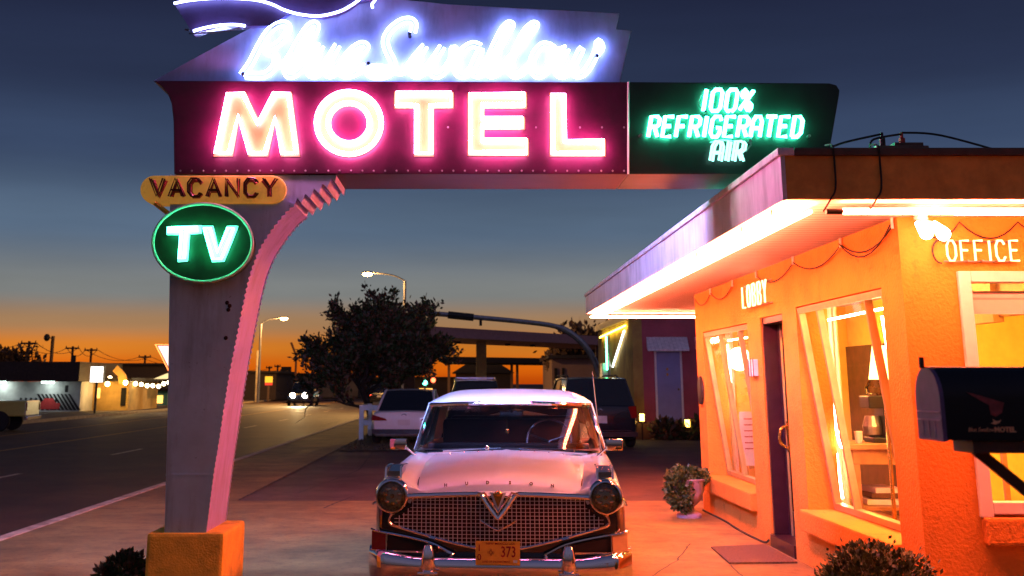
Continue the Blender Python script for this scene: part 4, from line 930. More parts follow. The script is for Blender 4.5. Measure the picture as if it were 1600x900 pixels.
# greenhouse
WB = lambda t: Vector((.895 * t, 1.90 + .62 * abs(t) ** 3.2, 1.045 - .035 * t * t + .0))
WTp = lambda t: Vector((.775 * t, 2.40 + .36 * abs(t) ** 3.2, 1.452 - .022 * t * t))
def wsurf(u, t):
    p = WB(t).lerp(WTp(t), u); p.y -= .035 * math.sin(math.pi * u); return p
b = MB(); b.grid([[wsurf(u / 8, k / 16) for k in range(-16, 17)] for u in range(9)]); part(b, 'windscreen', M['carglass'], smooth=True)
b = MB(); b.tube([WB(k / 16) for k in range(-16, 17)], .014, 6); b.tube([WTp(k / 16) + Vector((0, -.012, .008)) for k in range(-16, 17)], .022, 8)
for s in (-1, 1): b.tube([wsurf(u / 8, s) for u in range(9)], .020, 8)
part(b, 'windscreen_surround', M['chrome'])
ROOF = [(2.42, 1.478, 1.440, .735), (2.5, 1.515, 1.455, .775), (2.7, 1.553, 1.463, .795), (3.2, 1.588, 1.468, .80), (3.8, 1.580, 1.462, .80), (4.15, 1.54, 1.44, .775), (4.35, 1.47, 1.40, .72)]
b = MB(); rows = []
for i in range(29):
    y = 2.42 + 1.93 * i / 28; zc, ze, hw = curve_at(ROOF, y); r = []
    for k in range(-14, 15):
        t = k / 14; sh = max(0, abs(t) - .55) / .45
        bow = .30 * abs(t) ** 3.2 * max(0, 1 - (y - 2.42) / .9)
        r.append((hw * t, y + bow * .9, ze + (zc - ze) * (1 - (.28 * t * t + .72 * sh ** 2.6))))
    rows.append([(r[0][0] * .985, r[0][1], r[0][2] - .03)] + r + [(r[-1][0] * .985, r[-1][1], r[-1][2] - .03)])
b.grid(rows); part(b, 'roof', M['carwhite'], angle=60)
b = MB()
for s in (-1, 1):
    b.tube([WTp(s) + Vector((s * .015, 0, -.01)), (s * .80, 3.2, 1.452), (s * .80, 3.8, 1.446), (s * .77, 4.2, 1.42)], .012, 6)
part(b, 'drip_rail', M['chrome'])
for s in (-1, 1):
    b = MB(); lo = [(s * .89, 2.56, 1.03), (s * .905, 3.2, 1.04), (s * .90, 3.95, 1.035)]; hi = [(s * .78, 2.80, 1.42), (s * .79, 3.25, 1.445), (s * .785, 3.85, 1.44)]
    b.grid([lo, hi]); part(b, 'side_window', M['carglass'])
    b = MB()
    for yl, yh in ((2.54, 2.79), (3.2, 3.26)): b.tube([(s * .90, yl, 1.03), (s * .785, yh, 1.45)], .018, 6)
    b.prism([(s * .905, 3.95, 1.0), (s * .80, 3.84, 1.45), (s * .76, 4.25, 1.41), (s * .87, 4.45, 1.0)], (-s * .03, 0, 0)); part(b, 'roof_pillar', M['carwhite'])
    b = MB(); b.b2((s * .97, 2.95, .82), (s * .985, 3.12, .845), bev=.004); part(b, 'door_handle', M['chrome'])
b = MB(); b.grid([[(-.82, 4.55, 1.02), (0, 4.75, 1.03), (.82, 4.55, 1.02)], [(-.72, 4.27, 1.40), (0, 4.36, 1.46), (.72, 4.27, 1.40)]]); part(b, 'rear_window', M['carglass'])
# interior
b = MB(); b.grid([[(-.84, 2.02, 1.052), (0, 1.99, 1.066), (.84, 2.02, 1.052)], [(-.86, 4.4, 1.06), (0, 4.4, 1.06), (.86, 4.4, 1.06)]]); b.box((0, 2.30, 1.075), (1.5, .12, .06), bev=.02); part(b, 'dashboard', M['black'])
for y, z in ((3.05, 1.17), (3.95, 1.18)):
    b = MB(); b.box((0, y, z), (1.36, .14, .26), bev=.05, rx=-.2); part(b, 'seat', M['seat'])
b = MB(); mm = Matrix.Translation((.38, 2.50, 1.12)) @ Matrix.Rotation(R(62), 4, 'X'); b.tube([mm @ Vector((.21 * math.cos(a), .21 * math.sin(a), 0)) for a in [6.283 * i / 28 for i in range(28)]], .012, 6, True)
for a in (.3, 2.84, 4.7): b.tube([mm @ Vector((0, 0, -.02)), mm @ Vector((.21 * math.cos(a), .21 * math.sin(a), 0))], .009, 5)
part(b, 'steering_wheel', M['black'])
b = MB(); b.box((.02, 2.50, 1.36), (.22, .03, .06), bev=.01); b.tube([(.02, 2.46, 1.44), (.02, 2.49, 1.37)], .008); part(b, 'rear_view_mirror', M['darksteel'])
b = MB(); b.tube([(-.02, 2.49, 1.34), (-.02, 2.49, 1.22)], .003, 4); b.ball((-.02, 2.49, 1.20), .02, (1, .5, 1.4)); part(b, 'charm', M['brass'])
b = MB(); b.tube([(-.60, 2.0, 1.035), (-.58, 1.93, 1.055), (-.05, 1.895, 1.075)], .009, 6); b.tube([(.62, 2.0, 1.035), (.60, 1.93, 1.055), (.1, 1.89, 1.08)], .009, 6)
b.tube([(-.72, 1.96, 1.03), (0, 1.875, 1.062), (.72, 1.96, 1.03)], .016, 6); b.ball((-.18, 1.88, 1.082), .022, u=8, v=6); part(b, 'wiper', M['chrome'])
b = MB(); b.tube([(.84, 1.80, 1.02), (.78, 1.86, 1.75)], [.006, .0035], 6); b.cyl((.84, 1.80, 1.0), (.839, 1.803, 1.05), .012); part(b, 'antenna', M['steel'])

# ---------------------------------------------------------------- modern parked cars
def modern_car(t, L, Wd, Ht, paint, hatch, hood_len=.9):
    """rear at y=0, front towards +y"""
    hw = Wd / 2; cab = Ht * .60
    bo = [(0, hw * .90, .30, cab * .98), (.12, hw * .97, .24, cab * 1.02), (.6, hw, .20, cab * 1.0), (L * .5, hw, .18, cab * .97), (L - .7, hw * .98, .20, cab * .86), (L - .12, hw * .92, .24, cab * .74), (L, hw * .8, .30, cab * .64)]
    b = MB(); rows = []
    def rr(y, sc=1):
        w, zb, zt = curve_at(bo, y); P = [(0, zb), (w - .1, zb), (w - .02, zb + .08), (w, .5 * (zb + zt)), (w - .015, zt - .14), (w - .06, zt - .03), (w - .16, zt), (0, zt + .02)]
        P = [(x * sc, (zb + zt) / 2 + (z - (zb + zt) / 2) * sc) for x, z in P]
        return [(x, y, z) for x, z in P] + [(-x, y, z) for x, z in P[-2:0:-1]]
    rows = [[(x, -.02, z) for x, y, z in rr(0, .05)], [(x, -.02, z) for x, y, z in rr(0, .9)]] + [rr(L * i / 24) for i in range(25)] + [[(x, L + .03, z) for x, y, z in rr(L, .85)], [(x, L + .03, z) for x, y, z in rr(L, .05)]]
    b.grid(rows, closed=True); b.build('body', paint, t, smooth='auto', world=False, angle=45)
    r0, r1, r2, r3 = (.12, .42, L * .52, L * .70) if hatch else (.55, 1.35, L * .50, L * .68)
    def cabin(e, z0, z1, n0, n1):
        rows = []
        for y, w, z in ((r0, hw * .90, z0), (r1, hw * .74, z1), ((r1 + r2) / 2, hw * .76, z1 + .035), (r2, hw * .74, z1 - .01), (r3, hw * .86, z0)): rows.append([(-w - e, y, z), (-w * .5, y, z + .02 * (z > z0)), (w * .5, y, z + .02 * (z > z0)), (w + e, y, z)])
        return rows
    g = cabin(0, cab * .97, Ht - .05, 0, 0)
    b = MB(); V = b.grid(g[0:2]); part_ = b.build('rear_window', M['darkglass'], t, world=False)
    b = MB(); b.grid(g[3:5]); b.build('windscreen', M['darkglass'], t, world=False)
    b = MB(); b.grid([[(x, y, z + .012) for x, y, z in r] for r in g[1:4]]); b.grid([[(x, y, z - .03) for x, y, z in r] for r in g[1:4]])
    for s in (0, -1):
        b.tube([g[0][s], g[1][s], g[2][s], g[3][s], g[4][s]], .035, 6)
    b.build('roof', paint, t, world=False, smooth='auto')
    for s in (0, -1):
        lo = [Vector(g[0][s]), Vector(((g[0][s][0] + g[4][s][0]) / 2, (r0 + r3) / 2, cab * .96)), Vector(g[4][s])]; hi = [Vector(g[1][s]), Vector(g[2][s]), Vector(g[3][s])]
        b = MB(); b.grid([lo, hi]); b.build('side_window', M['darkglass'], t, world=False)
    for wy in (.85, L - .85):
        for s in (-1, 1):
            b = MB(); b.lathe([(.19, -.1), (.30, -.1), (.33, -.06), (.33, .06), (.30, .1), (.19, .1), (.05, .07)], 22)
            for v in b.bm.verts: v.co = Matrix.Translation((s * (hw - .08), wy, .33)) @ Matrix.Rotation(R(90), 4, 'Y') @ v.co
            b.build('wheel', M['rubber'], t, smooth='auto', world=False)
    for s in (-1, 1):
        b = MB()
        if hatch: b.prism([(s * (hw * .80), -.03, cab * .72), (s * hw * .95, -.03, cab * .72), (s * hw * .93, -.03, cab * 1.0), (s * hw * .72, -.03, cab * .98)], (0, .14, 0))
        else: b.prism([(s * hw * .97, -.03, cab * .74), (s * hw * .95, -.03, cab * .92), (s * hw * .55, -.035, cab * .80), (s * hw * .5, -.035, cab * .74)], (0, .12, 0))
        b.build('tail_lamp', M['redlens'], t, world=False)
    b = MB(); b.b2((-hw * .78, -.035, cab * .42), (hw * .78, -.015, cab * .435)); b.b2((-hw * .95, -.03, .30), (hw * .95, .05, .42)); b.build('lower_trim', M['black'], t, world=False)
    b = MB(); b.b2((-.17, -.04, cab * .60), (.17, -.022, cab * .77)); b.build('licence_plate', M['paper'], t, world=False)
    b = MB(); b.tube([(-.07, -.04, cab * .90), (0, -.04, cab * .94), (.07, -.04, cab * .90)], .012, 5); b.build('badge', M['chrome'], t, world=False)
SWHITE = mat('silver_white_paint', (.82, .80, .78), .3, var=.03, coat=.5)
SBLACK = mat('blue_black_paint', (.012, .014, .022), .22, var=.1, coat=.8)
p = at(634, 693, 33.5)
t = thing('parked_sedan', 'white sedan seen from behind, parked by the white rail fence', 'car', (-1.72, 33.4, 0), R(-3)); modern_car(t, 4.6, 1.84, 1.46, SWHITE, False)
t = thing('parked_suv', 'dark large suv parked behind the right side of the vintage car', 'suv', (3.42, 31.5, 0), R(4)); modern_car(t, 4.9, 2.02, 1.78, SBLACK, True)
b = MB()
for s in (-1, 1): b.tube([(s * .66, 1.0, 1.80), (s * .66, 1.2, 1.84), (s * .66, 3.0, 1.84), (s * .66, 3.2, 1.80)], .02, 6)
b.build('roof_rail', M['darksteel'], t, world=False)
t = thing('parked_van', 'dark car with small roof rack lights behind the white sedan and the vintage car', 'suv', (.30, 44.0, 0), R(0)); modern_car(t, 4.9, 1.98, 1.75, SBLACK, True)
rk = M['darksteel']
b = MB(); b.b2((-.75, 1.2, 1.80), (.75, 1.26, 1.84)); b.b2((-.75, 2.4, 1.80), (.75, 2.46, 1.84))
for s in (-1, 1): b.tube([(s * .72, .9, 1.76), (s * .72, 1.2, 1.83), (s * .72, 2.6, 1.83), (s * .72, 2.9, 1.76)], .025, 6)
b.build('roof_rack', M['steel'], t, world=False)
# ---------------------------------------------------------------- trees
def tree(name, label, loc, crown_r, h, seed, nleaf, lsize, mats, group=None, trunk_h=.28, spread=1.0, round_=False):
    t = thing(name, label, 'tree', loc, group=group); r = random.Random(seed)
    wd = MB(); lf = MB(); tips = []
    def grow(p, d, L, rad, lev):
        pts = [p]; n = 4
        for i in range(n):
            d = (d + Vector((r.gauss(0, .13), r.gauss(0, .13), r.gauss(.03, .08)))).normalized(); p = p + d * L / n; pts.append(p)
        wd.tube(pts, [rad * (1 - .5 * i / n) for i in range(n + 1)], 6 if lev < 2 else 4)
        if lev >= 4: tips.append((pts, d)); return
        if lev >= 2: tips.append((pts, d))
        for k in range(4 if lev < 3 else 3):
            q = pts[r.choice((2, 3, 4, 4))]; a = r.uniform(.35, .95) * spread; ax = d.orthogonal().normalized(); ax = Matrix.Rotation(r.random() * 6.28, 3, d) @ ax
            nd = (Matrix.Rotation(a, 3, ax) @ d); nd = (nd + Vector((0, 0, .18))).normalized()
            grow(q, nd, L * r.uniform(.58, .78), rad * .52, lev + 1)
    for k in range(3):
        a = k * 2.1 + r.random(); grow(Vector((.12 * math.cos(a), .12 * math.sin(a), -.05)), Vector((.35 * math.cos(a), .35 * math.sin(a), 1)).normalized(), h * trunk_h, h * .020, 0)
    allp = [q for pts, _ in tips for q in pts]; zm = max(q.z for q in allp); rm = sorted(math.hypot(q.x, q.y) for q in allp)[int(len(allp) * .95)]
    fz, fr = h * .97 / zm, crown_r / rm
    for v in wd.bm.verts:
        v.co.z *= fz; g = min(1, max(0, v.co.z) / (h * .3)); s_ = 1 + (fr - 1) * g; v.co.x *= s_; v.co.y *= s_
    tips = [([Vector((q.x * (1 + (fr - 1) * min(1, max(0, q.z * fz) / (h * .3))), q.y * (1 + (fr - 1) * min(1, max(0, q.z * fz) / (h * .3))), q.z * fz)) for q in pts], d) for pts, d in tips]
    k = 0
    while k < nleaf:
        k += 1
        pts, d = tips[r.randrange(len(tips))]; i = r.randrange(1, len(pts)); q = pts[i - 1].lerp(pts[i], r.random()) + Vector((r.gauss(0, lsize * .5), r.gauss(0, lsize * .5), r.gauss(0, lsize * .5)))
        if round_ and (math.hypot(q.x, q.y) / (crown_r * 1.08)) ** 2 + ((q.z - h * .53) / (h * (.50 if q.z > h * .53 else .44))) ** 2 > 1 + r.gauss(0, .11): continue
        u = (d * .9 + Vector((r.gauss(0, .55), r.gauss(0, .55), r.gauss(.15, .5)))).normalized(); w = Matrix.Rotation(r.random() * 6.28, 3, u) @ u.orthogonal().normalized(); s = lsize * r.uniform(.6, 1.4)
        lf.f([lf.v(q), lf.v(q + u * s * .5 + w * s * .25), lf.v(q + u * s), lf.v(q + u * s * .5 - w * s * .25)], r.randrange(len(mats)))
    wd.build('trunk', M['bark'], t, world=False); lf.build('crown', mats, t, world=False); return t
tree('leafy_tree', 'spreading dark leafy tree on the verge behind the white rail fence', (-2.95, 40.0, 0), 2.6, 4.8, 21, 34000, .16, [M['leaf'], M['leaf2']], trunk_h=.30, spread=1.25, round_=True)
for i, (x, y, cr, h, sd, lb) in enumerate(((8.2, 88, 2.3, 6.0, 3, 'dark tree behind the long canopy, nearer the curved pole'), (11.0, 95, 2.2, 6.4, 4, 'dark tree behind the low beige building, close to the motel wing'), (-38, 100, 4.5, 4.6, 5, 'dark bushy tree behind the flat roofed mural building'), (-45, 96, 4.5, 4.3, 6, 'dark tree at the far left edge behind the mural building'))):
    tree('distant_tree', lb, (x, y, 0), cr, h, sd, 2600, .5, [M['leaf']], group='dark trees far behind the buildings', spread=1.2)
t = thing('round_tree', 'small round dark tree before the grey building beyond the road', 'tree', (-21.0, 138, 0)); b = MB(); leaves(b, (-21.0, 138, 1.4), (1.3, 1.2, 1.3), 900, .45, 31, shell=.3, nm=1); b.build('crown', M['leaf'], t); b = MB(); b.cyl((-21, 138, -.05), (-21, 138, 1.0), .15, .1); b.build('trunk', M['bark'], t)
# verge
sheet('lawn', -3.28, 30.5, .2, 47, .012, mat('dark_grass', (.035, .035, .014), .95, var=.4, scale=30, bump=.8, bscale=60), 1, 1)
b = MB(); g_ = random.Random(5)
for k in range(3500):
    x, y = g_.uniform(-3.25, .15), g_.uniform(30.6, 46.8); s = g_.uniform(.03, .08); b.f([b.v((x - .012, y, .008)), b.v((x + .012, y, .008)), b.v((x + g_.gauss(0, .03), y + g_.gauss(0, .03), s))])
tag(b.build('grass', mat('grass_blade', (.07, .065, .02), .8, var=.3)), 'short dark grass on the verge under the leafy tree', 'grass', kind='stuff')
# rail fence
t = thing('rail_fence', 'white two rail fence behind the left side of the white sedan', 'fence', (-1.8, 36.2, 0))
for x in (-3.12, -1.55, .0):
    b = MB(); b.b2((x - .065, 36.14, -.02), (x + .065, 36.26, 1.0)); b.build('post', M['white'], t)
for z in (.50, .93):
    b = MB(); b.b2((-3.2, 36.265, z - .075), (.1, 36.30, z + .075)); b.build('rail', M['white'], t)
for z in (.50, .93):
    b = MB(); b.b2((-3.2, 36.302, z - .07), (-3.165, 39.2, z + .07)); b.build('rail', M['white'], t)
b = MB(); b.b2((-3.16, 39.0, -.02), (-3.04, 39.12, 1.0)); b.build('post', M['white'], t)

# ---------------------------------------------------------------- motel wing behind
WINGST = mat('rose_stucco', (.46, .10, .12), .9, var=.1, scale=2, bump=.3, bscale=30)
MUST = mat('weathered_mural_wall', (.55, .40, .08), .9, var=.3, scale=1.2, col2=(.30, .16, .05))
t = thing('motel_wing', 'rose stucco motel wing with a blue door and small white awnings behind the office', 'building', (5.2, 38, .0))
b = MB(); b.b2((5.2, 38.0, -.02), (5.5, 48, 3.62), mi=1); b.b2((5.502, 38.002, -.02), (16, 38.3, 3.62)); b.build('wall', [WINGST, MUST], t)
b = MB(); b.b2((5.1, 37.9, 3.62), (16, 48.2, 3.85)); b.build('roof', M['capbrown'], t)
b = MB(); b.b2((5.86, 37.93, .47), (5.92, 37.998, 2.66)); b.b2((6.66, 37.93, .47), (6.72, 37.998, 2.66)); b.b2((5.92, 37.93, 2.60), (6.66, 37.998, 2.66)); db = b.build('door_frame', M['trimwhite'], t)
b = MB(); b.b2((5.92, 37.95, .47), (6.66, 37.99, 2.60)); dd = b.build('door', mat('slate_blue_door', (.25, .28, .50), .5, var=.06, scale=3), t)
b = MB(); b.b2((6.22, 37.94, 2.02), (6.28, 37.949, 2.10)); b.b2((6.22, 37.94, 1.86), (6.28, 37.949, 1.94)); b.ball((6.58, 37.93, 1.45), .035); b.build('number', M['gold'], dd)
for x0, x1 in ((5.58, 6.86), (7.1, 8.6)):
    b = MB(); b.prism([(x0 + .06, 37.998, 3.05), (x0, 37.35, 2.66), (x0, 37.35, 2.60), (x0 + .06, 37.998, 2.7)], (x1 - x0, 0, 0)); b.build('awning', lined(mat('white_awning', (.9, .82, .82), .6), 'X', .12, .08, .7), t)
b = MB(); b.b2((7.3, 37.95, 1.3), (8.4, 38.0, 2.55)); b.build('window', M['darkglass'], t)
b = MB(); b.b2((5.05, 37.0, -.02), (16, 37.96, .46)); b.build('step', M['capbrown'], t)
b = MB(); b.tube([(5.12, 46.5, 3.35), (5.12, 39.0, 3.45)], .03, 6); b.build('neon_tube', glow('yellow_neon', (16, 11, 1.2)), t)
b = MB(); b.tube([(5.13, 44.5, 3.3), (5.13, 44.5, 2.1)], .035, 6); b.build('neon_tube', glow('green_neon_far', (1.5, 14, 5)), t)
b = MB(); b.tube([(5.13, 42.8, 2.2), (5.13, 39.4, 3.3)], .03, 6); b.build('neon_tube', glow('white_neon_far', (5, 5.5, 5)), t)
b = MB(); b.cyl((5.0, 42.7, 0), (5.0, 42.7, 3.3), .05); b.build('downpipe', M['steel'], t); b = MB(); b.b2((4.98, 44.8, 1.75), (5.19, 45.5, 2.35), bev=.02); b.build('meter_box', M['steel'], t)
for i, (px, py, lb) in enumerate(((1003, 653, 'small glowing garden lantern at the left foot of the blue door'), (1074, 662, 'small glowing garden lantern to the right of the blue door'))):
    p = at(px, py, 36.6); tt = thing('garden_lantern', lb, 'lantern', (p.x, 36.6, .0), group='garden lanterns by the motel wing')
    b = MB(); b.cyl((p.x, 36.6, -.02), (p.x, 36.6, p.z - .09), .02); b.b2((p.x - .09, 36.51, p.z + .12), (p.x + .09, 36.69, p.z + .15)); b.build('post', M['darksteel'], tt)
    b = MB(); b.cyl((p.x, 36.6, p.z - .09), (p.x, 36.6, p.z + .118), .07, n=12); b.build('lamp', glow('lantern_glow', (14, 7, 1.2)), tt)
for x, sd, lb in ((6.0, 41, 'low dark shrub before the blue door step'), (6.9, 42, 'low dark shrub right of the blue door step')):
    tt = thing('low_shrub', lb, 'shrub', (x, 36.75, 0)); b = MB(); leaves(b, (x, 36.7, .25), (.45, .22, .28), 500, .2, sd, shell=.3, nm=2); b.build('foliage', [M['leaf'], M['leaf2']], tt)

# ---------------------------------------------------------------- distance, right of the road
def slab(px0, px1, y0, y1, pyt, pyb, depth, m):
    """flat roof between two points at their own distances"""
    a, c = at(px0, pyt[0], y0), at(px1, pyt[1], y1); zb = at(px0, pyb, y0).z; z1 = a.z
    b = MB(); b.prism([(a.x, y0, zb), (c.x, y1, zb), (c.x, y1, z1), (a.x, y0, z1)], (0, depth, 0)); return b, a, c, zb
CAN = mat('plum_canopy_metal', (.46, .24, .26), .5, var=.1)
b, a, c, zb = slab(610, 950, 56, 72, (506, 520), 523, 9, CAN); t = thing('station_canopy', 'long plum filling station canopy on a yellow column behind the parked cars', 'canopy', (a.x, 60, 0)); b.build('roof', CAN, t)
for px, Y, top in ((752, 66, zb), (640, 63, zb), (938, 73, zb)):
    p = at(px, 560, Y); b = MB(); b.b2((p.x - .28, Y - .2, 0), (p.x + .28, Y + .2, zb)); b.build('column', mat('ochre_column', (.55, .33, .06), .6) if px == 752 else M['capbrown'], t)
for k in range(4):
    p = at(715 + 40 * k, 532, 63 + 2 * k); b = MB(); b.cyl((p.x, p.y + 2, zb - .12), (p.x, p.y + 2, zb), .16); b.build('downlight', M['darksteel'], t)
DK = mat('dark_building_wall', (.055, .035, .030), .9, var=.2); BE = mat('beige_render', (.28, .17, .12), .9, var=.12, scale=.4); GR = mat('grey_render', (.16, .13, .12), .9, var=.2, scale=.5); RF = mat('dark_roofing', (.025, .018, .016), .8, var=.2)
b, a, c, zb = slab(690, 875, 104, 112, (557, 557), 566, 12, RF); t = thing('carport', 'dark flat carport roof on thin posts seen under the plum canopy', 'carport', (a.x, 108, 0)); b.build('roof', RF, t)
for px in (700, 803, 812, 868): p = at(px, 590, 107); b = MB(); b.b2((p.x - .12, 112, 0), (p.x + .12, 112.25, zb)); b.build('post', BE, t)
def house(name, label, px0, px1, Y, pyt, depth, wallm, roof=None, wins=(), cat='building', pitched=0):
    a, c = at(px0, pyt, Y), at(px1, pyt, Y); t = thing(name, label, cat, ((a.x + c.x) / 2, Y, 0)); z = a.z
    b = MB(); b.b2((a.x, Y, -.02), (c.x, Y + depth, z)); b.build('wall', wallm, t)
    if pitched:
        m = (a.x + c.x) / 2; b = MB(); b.prism([(a.x - .4, Y - .4, z + .003), (c.x + .4, Y - .4, z + .003), (c.x - (c.x - a.x) * .3, Y - .4, z + pitched), (a.x + (c.x - a.x) * .3, Y - .4, z + pitched)], (0, depth + .8, 0)); b.build('roof', roof or RF, t)
    else:
        b = MB(); b.b2((a.x - .25, Y - .3, z + .003), (c.x + .25, Y + depth + .2, z + .22)); b.build('roof', roof or RF, t)
    for (w0, w1, v0, v1, mm) in wins:
        p, q = at(w0, v0, Y), at(w1, v1, Y); b = MB(); b.b2((p.x, Y - .06, q.z), (q.x, Y - .004, p.z)); b.build('window' if v1 < 618 or mm != 'dark' else 'door', M[mm] if isinstance(mm, str) else mm, t)
    return t
LITW = glow('lit_window', (3.2, 1.5, .3)); LITC = glow('cool_lit_window', (5, 4.6, 3.8))
house('dark_house', 'dark house with low hipped roof seen under the canopy and carport', 712, 798, 125, 583, 12, DK, RF, ((765, 772, 598, 606, LITW),), pitched=1.3)
house('beige_building', 'low beige building beside the curved mast pole', 862, 945, 84, 560, 10, BE, RF, ((866, 871, 575, 600, 'dark'), (878, 882, 575, 600, 'dark')))
house('shop_building', 'low distant shop with small bright windows seen through the leafy tree', 575, 722, 135, 592, 10, DK, RF, ((598, 612, 604, 611, LITC), (622, 628, 603, 609, LITW), (634, 640, 604, 608, LITC), (655, 676, 607, 612, LITW)))
t = thing('mast_pole', 'curved grey mast pole arching left above the parked suv', 'pole', tuple(at(942, 640, 49.5))[:2] + (0,))
P = [at(px, py, 49.5) for px, py in ((943, 690), (941, 620), (934, 578), (918, 546), (895, 523), (868, 510), (820, 503), (745, 496), (690, 491), (655, 489))]; P[0].z = -.05
b = MB(); b.tube(catmull(P, 4), [.13] * 20 + [.10] * 17, 8); b.build('curved_arm', M['steel'], t)
b = MB(); b.tube([at(700, 492, 49.5), at(740, 496, 49.5)], .15, 8); b.tube([at(751, 497, 49.5), at(751, 509, 49.5)], .06, 6); b.build('arm_sleeve', M['darksteel'], t)
def lamp_post(label, bx, by, head, energy, col, arm):
    t = thing('street_lamp', label, 'street lamp', (bx, by, 0)); z = head.z
    b = MB(); b.tube([(bx, by, -.05), (bx, by, z * .5), (bx, by, z - .5)], [.14, .11, .09], 8); po = b.build('pole', M['steel'], t)
    b = MB(); b.tube(catmull([(bx, by, z - .5), (bx + (head.x - bx) * .35, by, z - .12), tuple(head + Vector((0, 0, .06)))], 5), .05, 6); b.build('arm', M['steel'], t)
    b = MB(); b.ball(head + Vector((0, 0, .05)), .2, (2.0, 1, .5)); b.build('lamp_head', M['darksteel'], t)
    b = MB(); b.ball(head - Vector((0, 0, .04)), .22, (1.5, 1, .7)); b.build('lamp', glow('sodium_lamp', (60, 34, 11)), t)
    L = bpy.data.lights.new('street_light', 'POINT'); L.energy = energy; L.color = col; L.shadow_soft_size = .25; lo = bpy.data.objects.new('street_light', L); COL.objects.link(lo); lo.location = head - Vector((0, 0, .35)) - Vector((bx, by, 0)); lo.parent = t
h1 = at(574, 427, 80); lamp_post('tall lit street lamp rising behind the leafy tree', at(632, 500, 80).x, 80, h1, 5000, (1, .50, .14), 1)
h2 = at(444, 497, 108); lamp_post('lit street lamp with a single arm on the far side of the road', at(408, 500, 108).x, 108, h2, 6000, (1, .50, .14), 1)
# traffic signals seen through the tree
for i, (px, py, Y, cc, lb) in enumerate(((604, 593, 120, (2, 9, 7), 'distant traffic signal showing green on the left behind the tree'), (664, 598, 120, (1, 9, 6), 'distant traffic signal showing green in the middle behind the tree'), (677, 594, 125, (9, .8, .3), 'distant traffic signal showing red on the right behind the tree'))):
    p = at(px, py, Y); t = thing('traffic_signal', lb, 'traffic signal', (p.x, Y, 0), group='traffic signals beyond the tree'); b = MB(); b.cyl((p.x, Y + .2, -.05), (p.x, Y + .2, p.z + .6), .08); b.build('pole', M['darksteel'], t)
    b = MB(); b.b2((p.x - .22, Y, p.z - .5), (p.x + .22, Y + .18, p.z + .5)); b.build('housing', M['black'], t); b = MB(); b.ball((p.x, Y - .03, p.z), .24); b.build('lens', glow('signal_lens', cc), t)
# cars with tail lamps far down the lot
for i, (px, py, Y, lb) in enumerate(((592, 622, 95, 'distant dark car with red tail lamps under the tree at left'), (622, 621, 98, 'distant dark car with red tail lamps under the tree at right'))):
    t = thing('distant_car', lb, 'car', (at(px, py, Y).x, Y, 0), group='distant cars behind the tree'); modern_car(t, 4.4, 1.8, 1.5, SBLACK, False)
    b = MB()
    for s in (-1, 1): b.ball((s * .72, -.06, .78), .11)
    b.build('lit_tail_lamp', glow('tail_glow', (7, .6, .2)), t, world=False)
p = at(480, 628, 100); t = thing('oncoming_truck', 'distant vehicle with two bright headlights coming along the road', 'truck', (p.x, 100, RZ), math.pi); modern_car(t, 5.0, 1.95, 1.8, SBLACK, True)
for s in (-1, 1):
    b = MB(); b.cyl((s * .48, 5.05, .82), (s * .48, 5.09, .82), .2, n=14); b.build('headlight', glow('headlight_glow', (60, 52, 42)), t, world=False)
L = bpy.data.lights.new('headlight_beam', 'SPOT'); L.energy = 2500; L.color = (1, .75, .35); L.spot_size = R(60); L.shadow_soft_size = .2; lo = bpy.data.objects.new('headlight_beam', L); COL.objects.link(lo); lo.parent = t; lo.location = (0, 5.2, .8); lo.rotation_euler = (R(80), 0, 0)

# ---------------------------------------------------------------- distance, left of the road
MUR = mat('mural_wall', (.62, .62, .60), .8, scale=.6, col2=(.30, .30, .30), thr=(.35, .65))
a0, a1 = at(-190, 600, 72), at(122, 600, 72)
t = thing('mural_building', 'long low building with a floodlit painted mural wall under a dark fascia', 'building', (a1.x, 72, 0))
b = MB(); b.b2((a0.x, 72.6, -.02), (a1.x, 80, 1.72)); b.build('wall', MUR, t)
b = MB(); b.b2((a0.x - .5, 71.6, 1.74), (a1.x + .15, 80.5, 2.86)); b.build('roof', mat('dark_fascia', (.05, .03, .02), .7, var=.2), t)
b = MB()
for k in range(9):
    x = at(70, 600, 72).x + .42 * k * .55; b.prism([(x, 72.59, .06), (x + .2, 72.59, .06), (x - .5, 72.59, 1.0), (x - .62, 72.59, 1.0)], (0, -.004, 0))
x0 = at(22, 600, 72).x
for k in range(8): b.prism([(x0 + k * .3, 72.59, .06), (x0 + .17 + k * .3, 72.59, .06), (x0 + .34 + k * .3, 72.59, .75), (x0 + .22 + k * .3, 72.59, .8)], (0, -.004, 0))
b.b2((at(97, 600, 72).x, 72.585, 1.1), (at(102, 600, 72).x, 72.595, 1.5)); b.build('mural_stripe', M['black'], t)
b = MB(); x = at(57, 600, 72).x; b.prism([(x, 72.584, .12), (x + 1.25, 72.584, .12), (x + 1.3, 72.584, .45), (x + 1.0, 72.584, .5), (x + .85, 72.584, .75), (x + .35, 72.584, .75), (x + .15, 72.584, .5), (x - .05, 72.584, .42)], (0, -.004, 0)); b.build('mural_car', mat('red_mural_paint', (.5, .03, .03), .7), t)
for px in (0, 75, -90):
    p = at(px, 600, 72); b = MB(); b.b2((p.x - .35, 71.85, 1.62), (p.x + .35, 72.05, 1.735)); b.build('flood_lamp', glow('cool_floodlight', (6, 8, 7)), t)
    L = bpy.data.lights.new('wall_light', 'AREA'); L.energy = 13; L.color = (.85, 1, .92); L.size = .6; lo = bpy.data.objects.new('wall_light', L); COL.objects.link(lo); lo.parent = t; lo.location = Vector((p.x, 72.0, 1.6)) - Vector((a1.x, 72, 0)); lo.rotation_euler = (R(35), 0, 0)
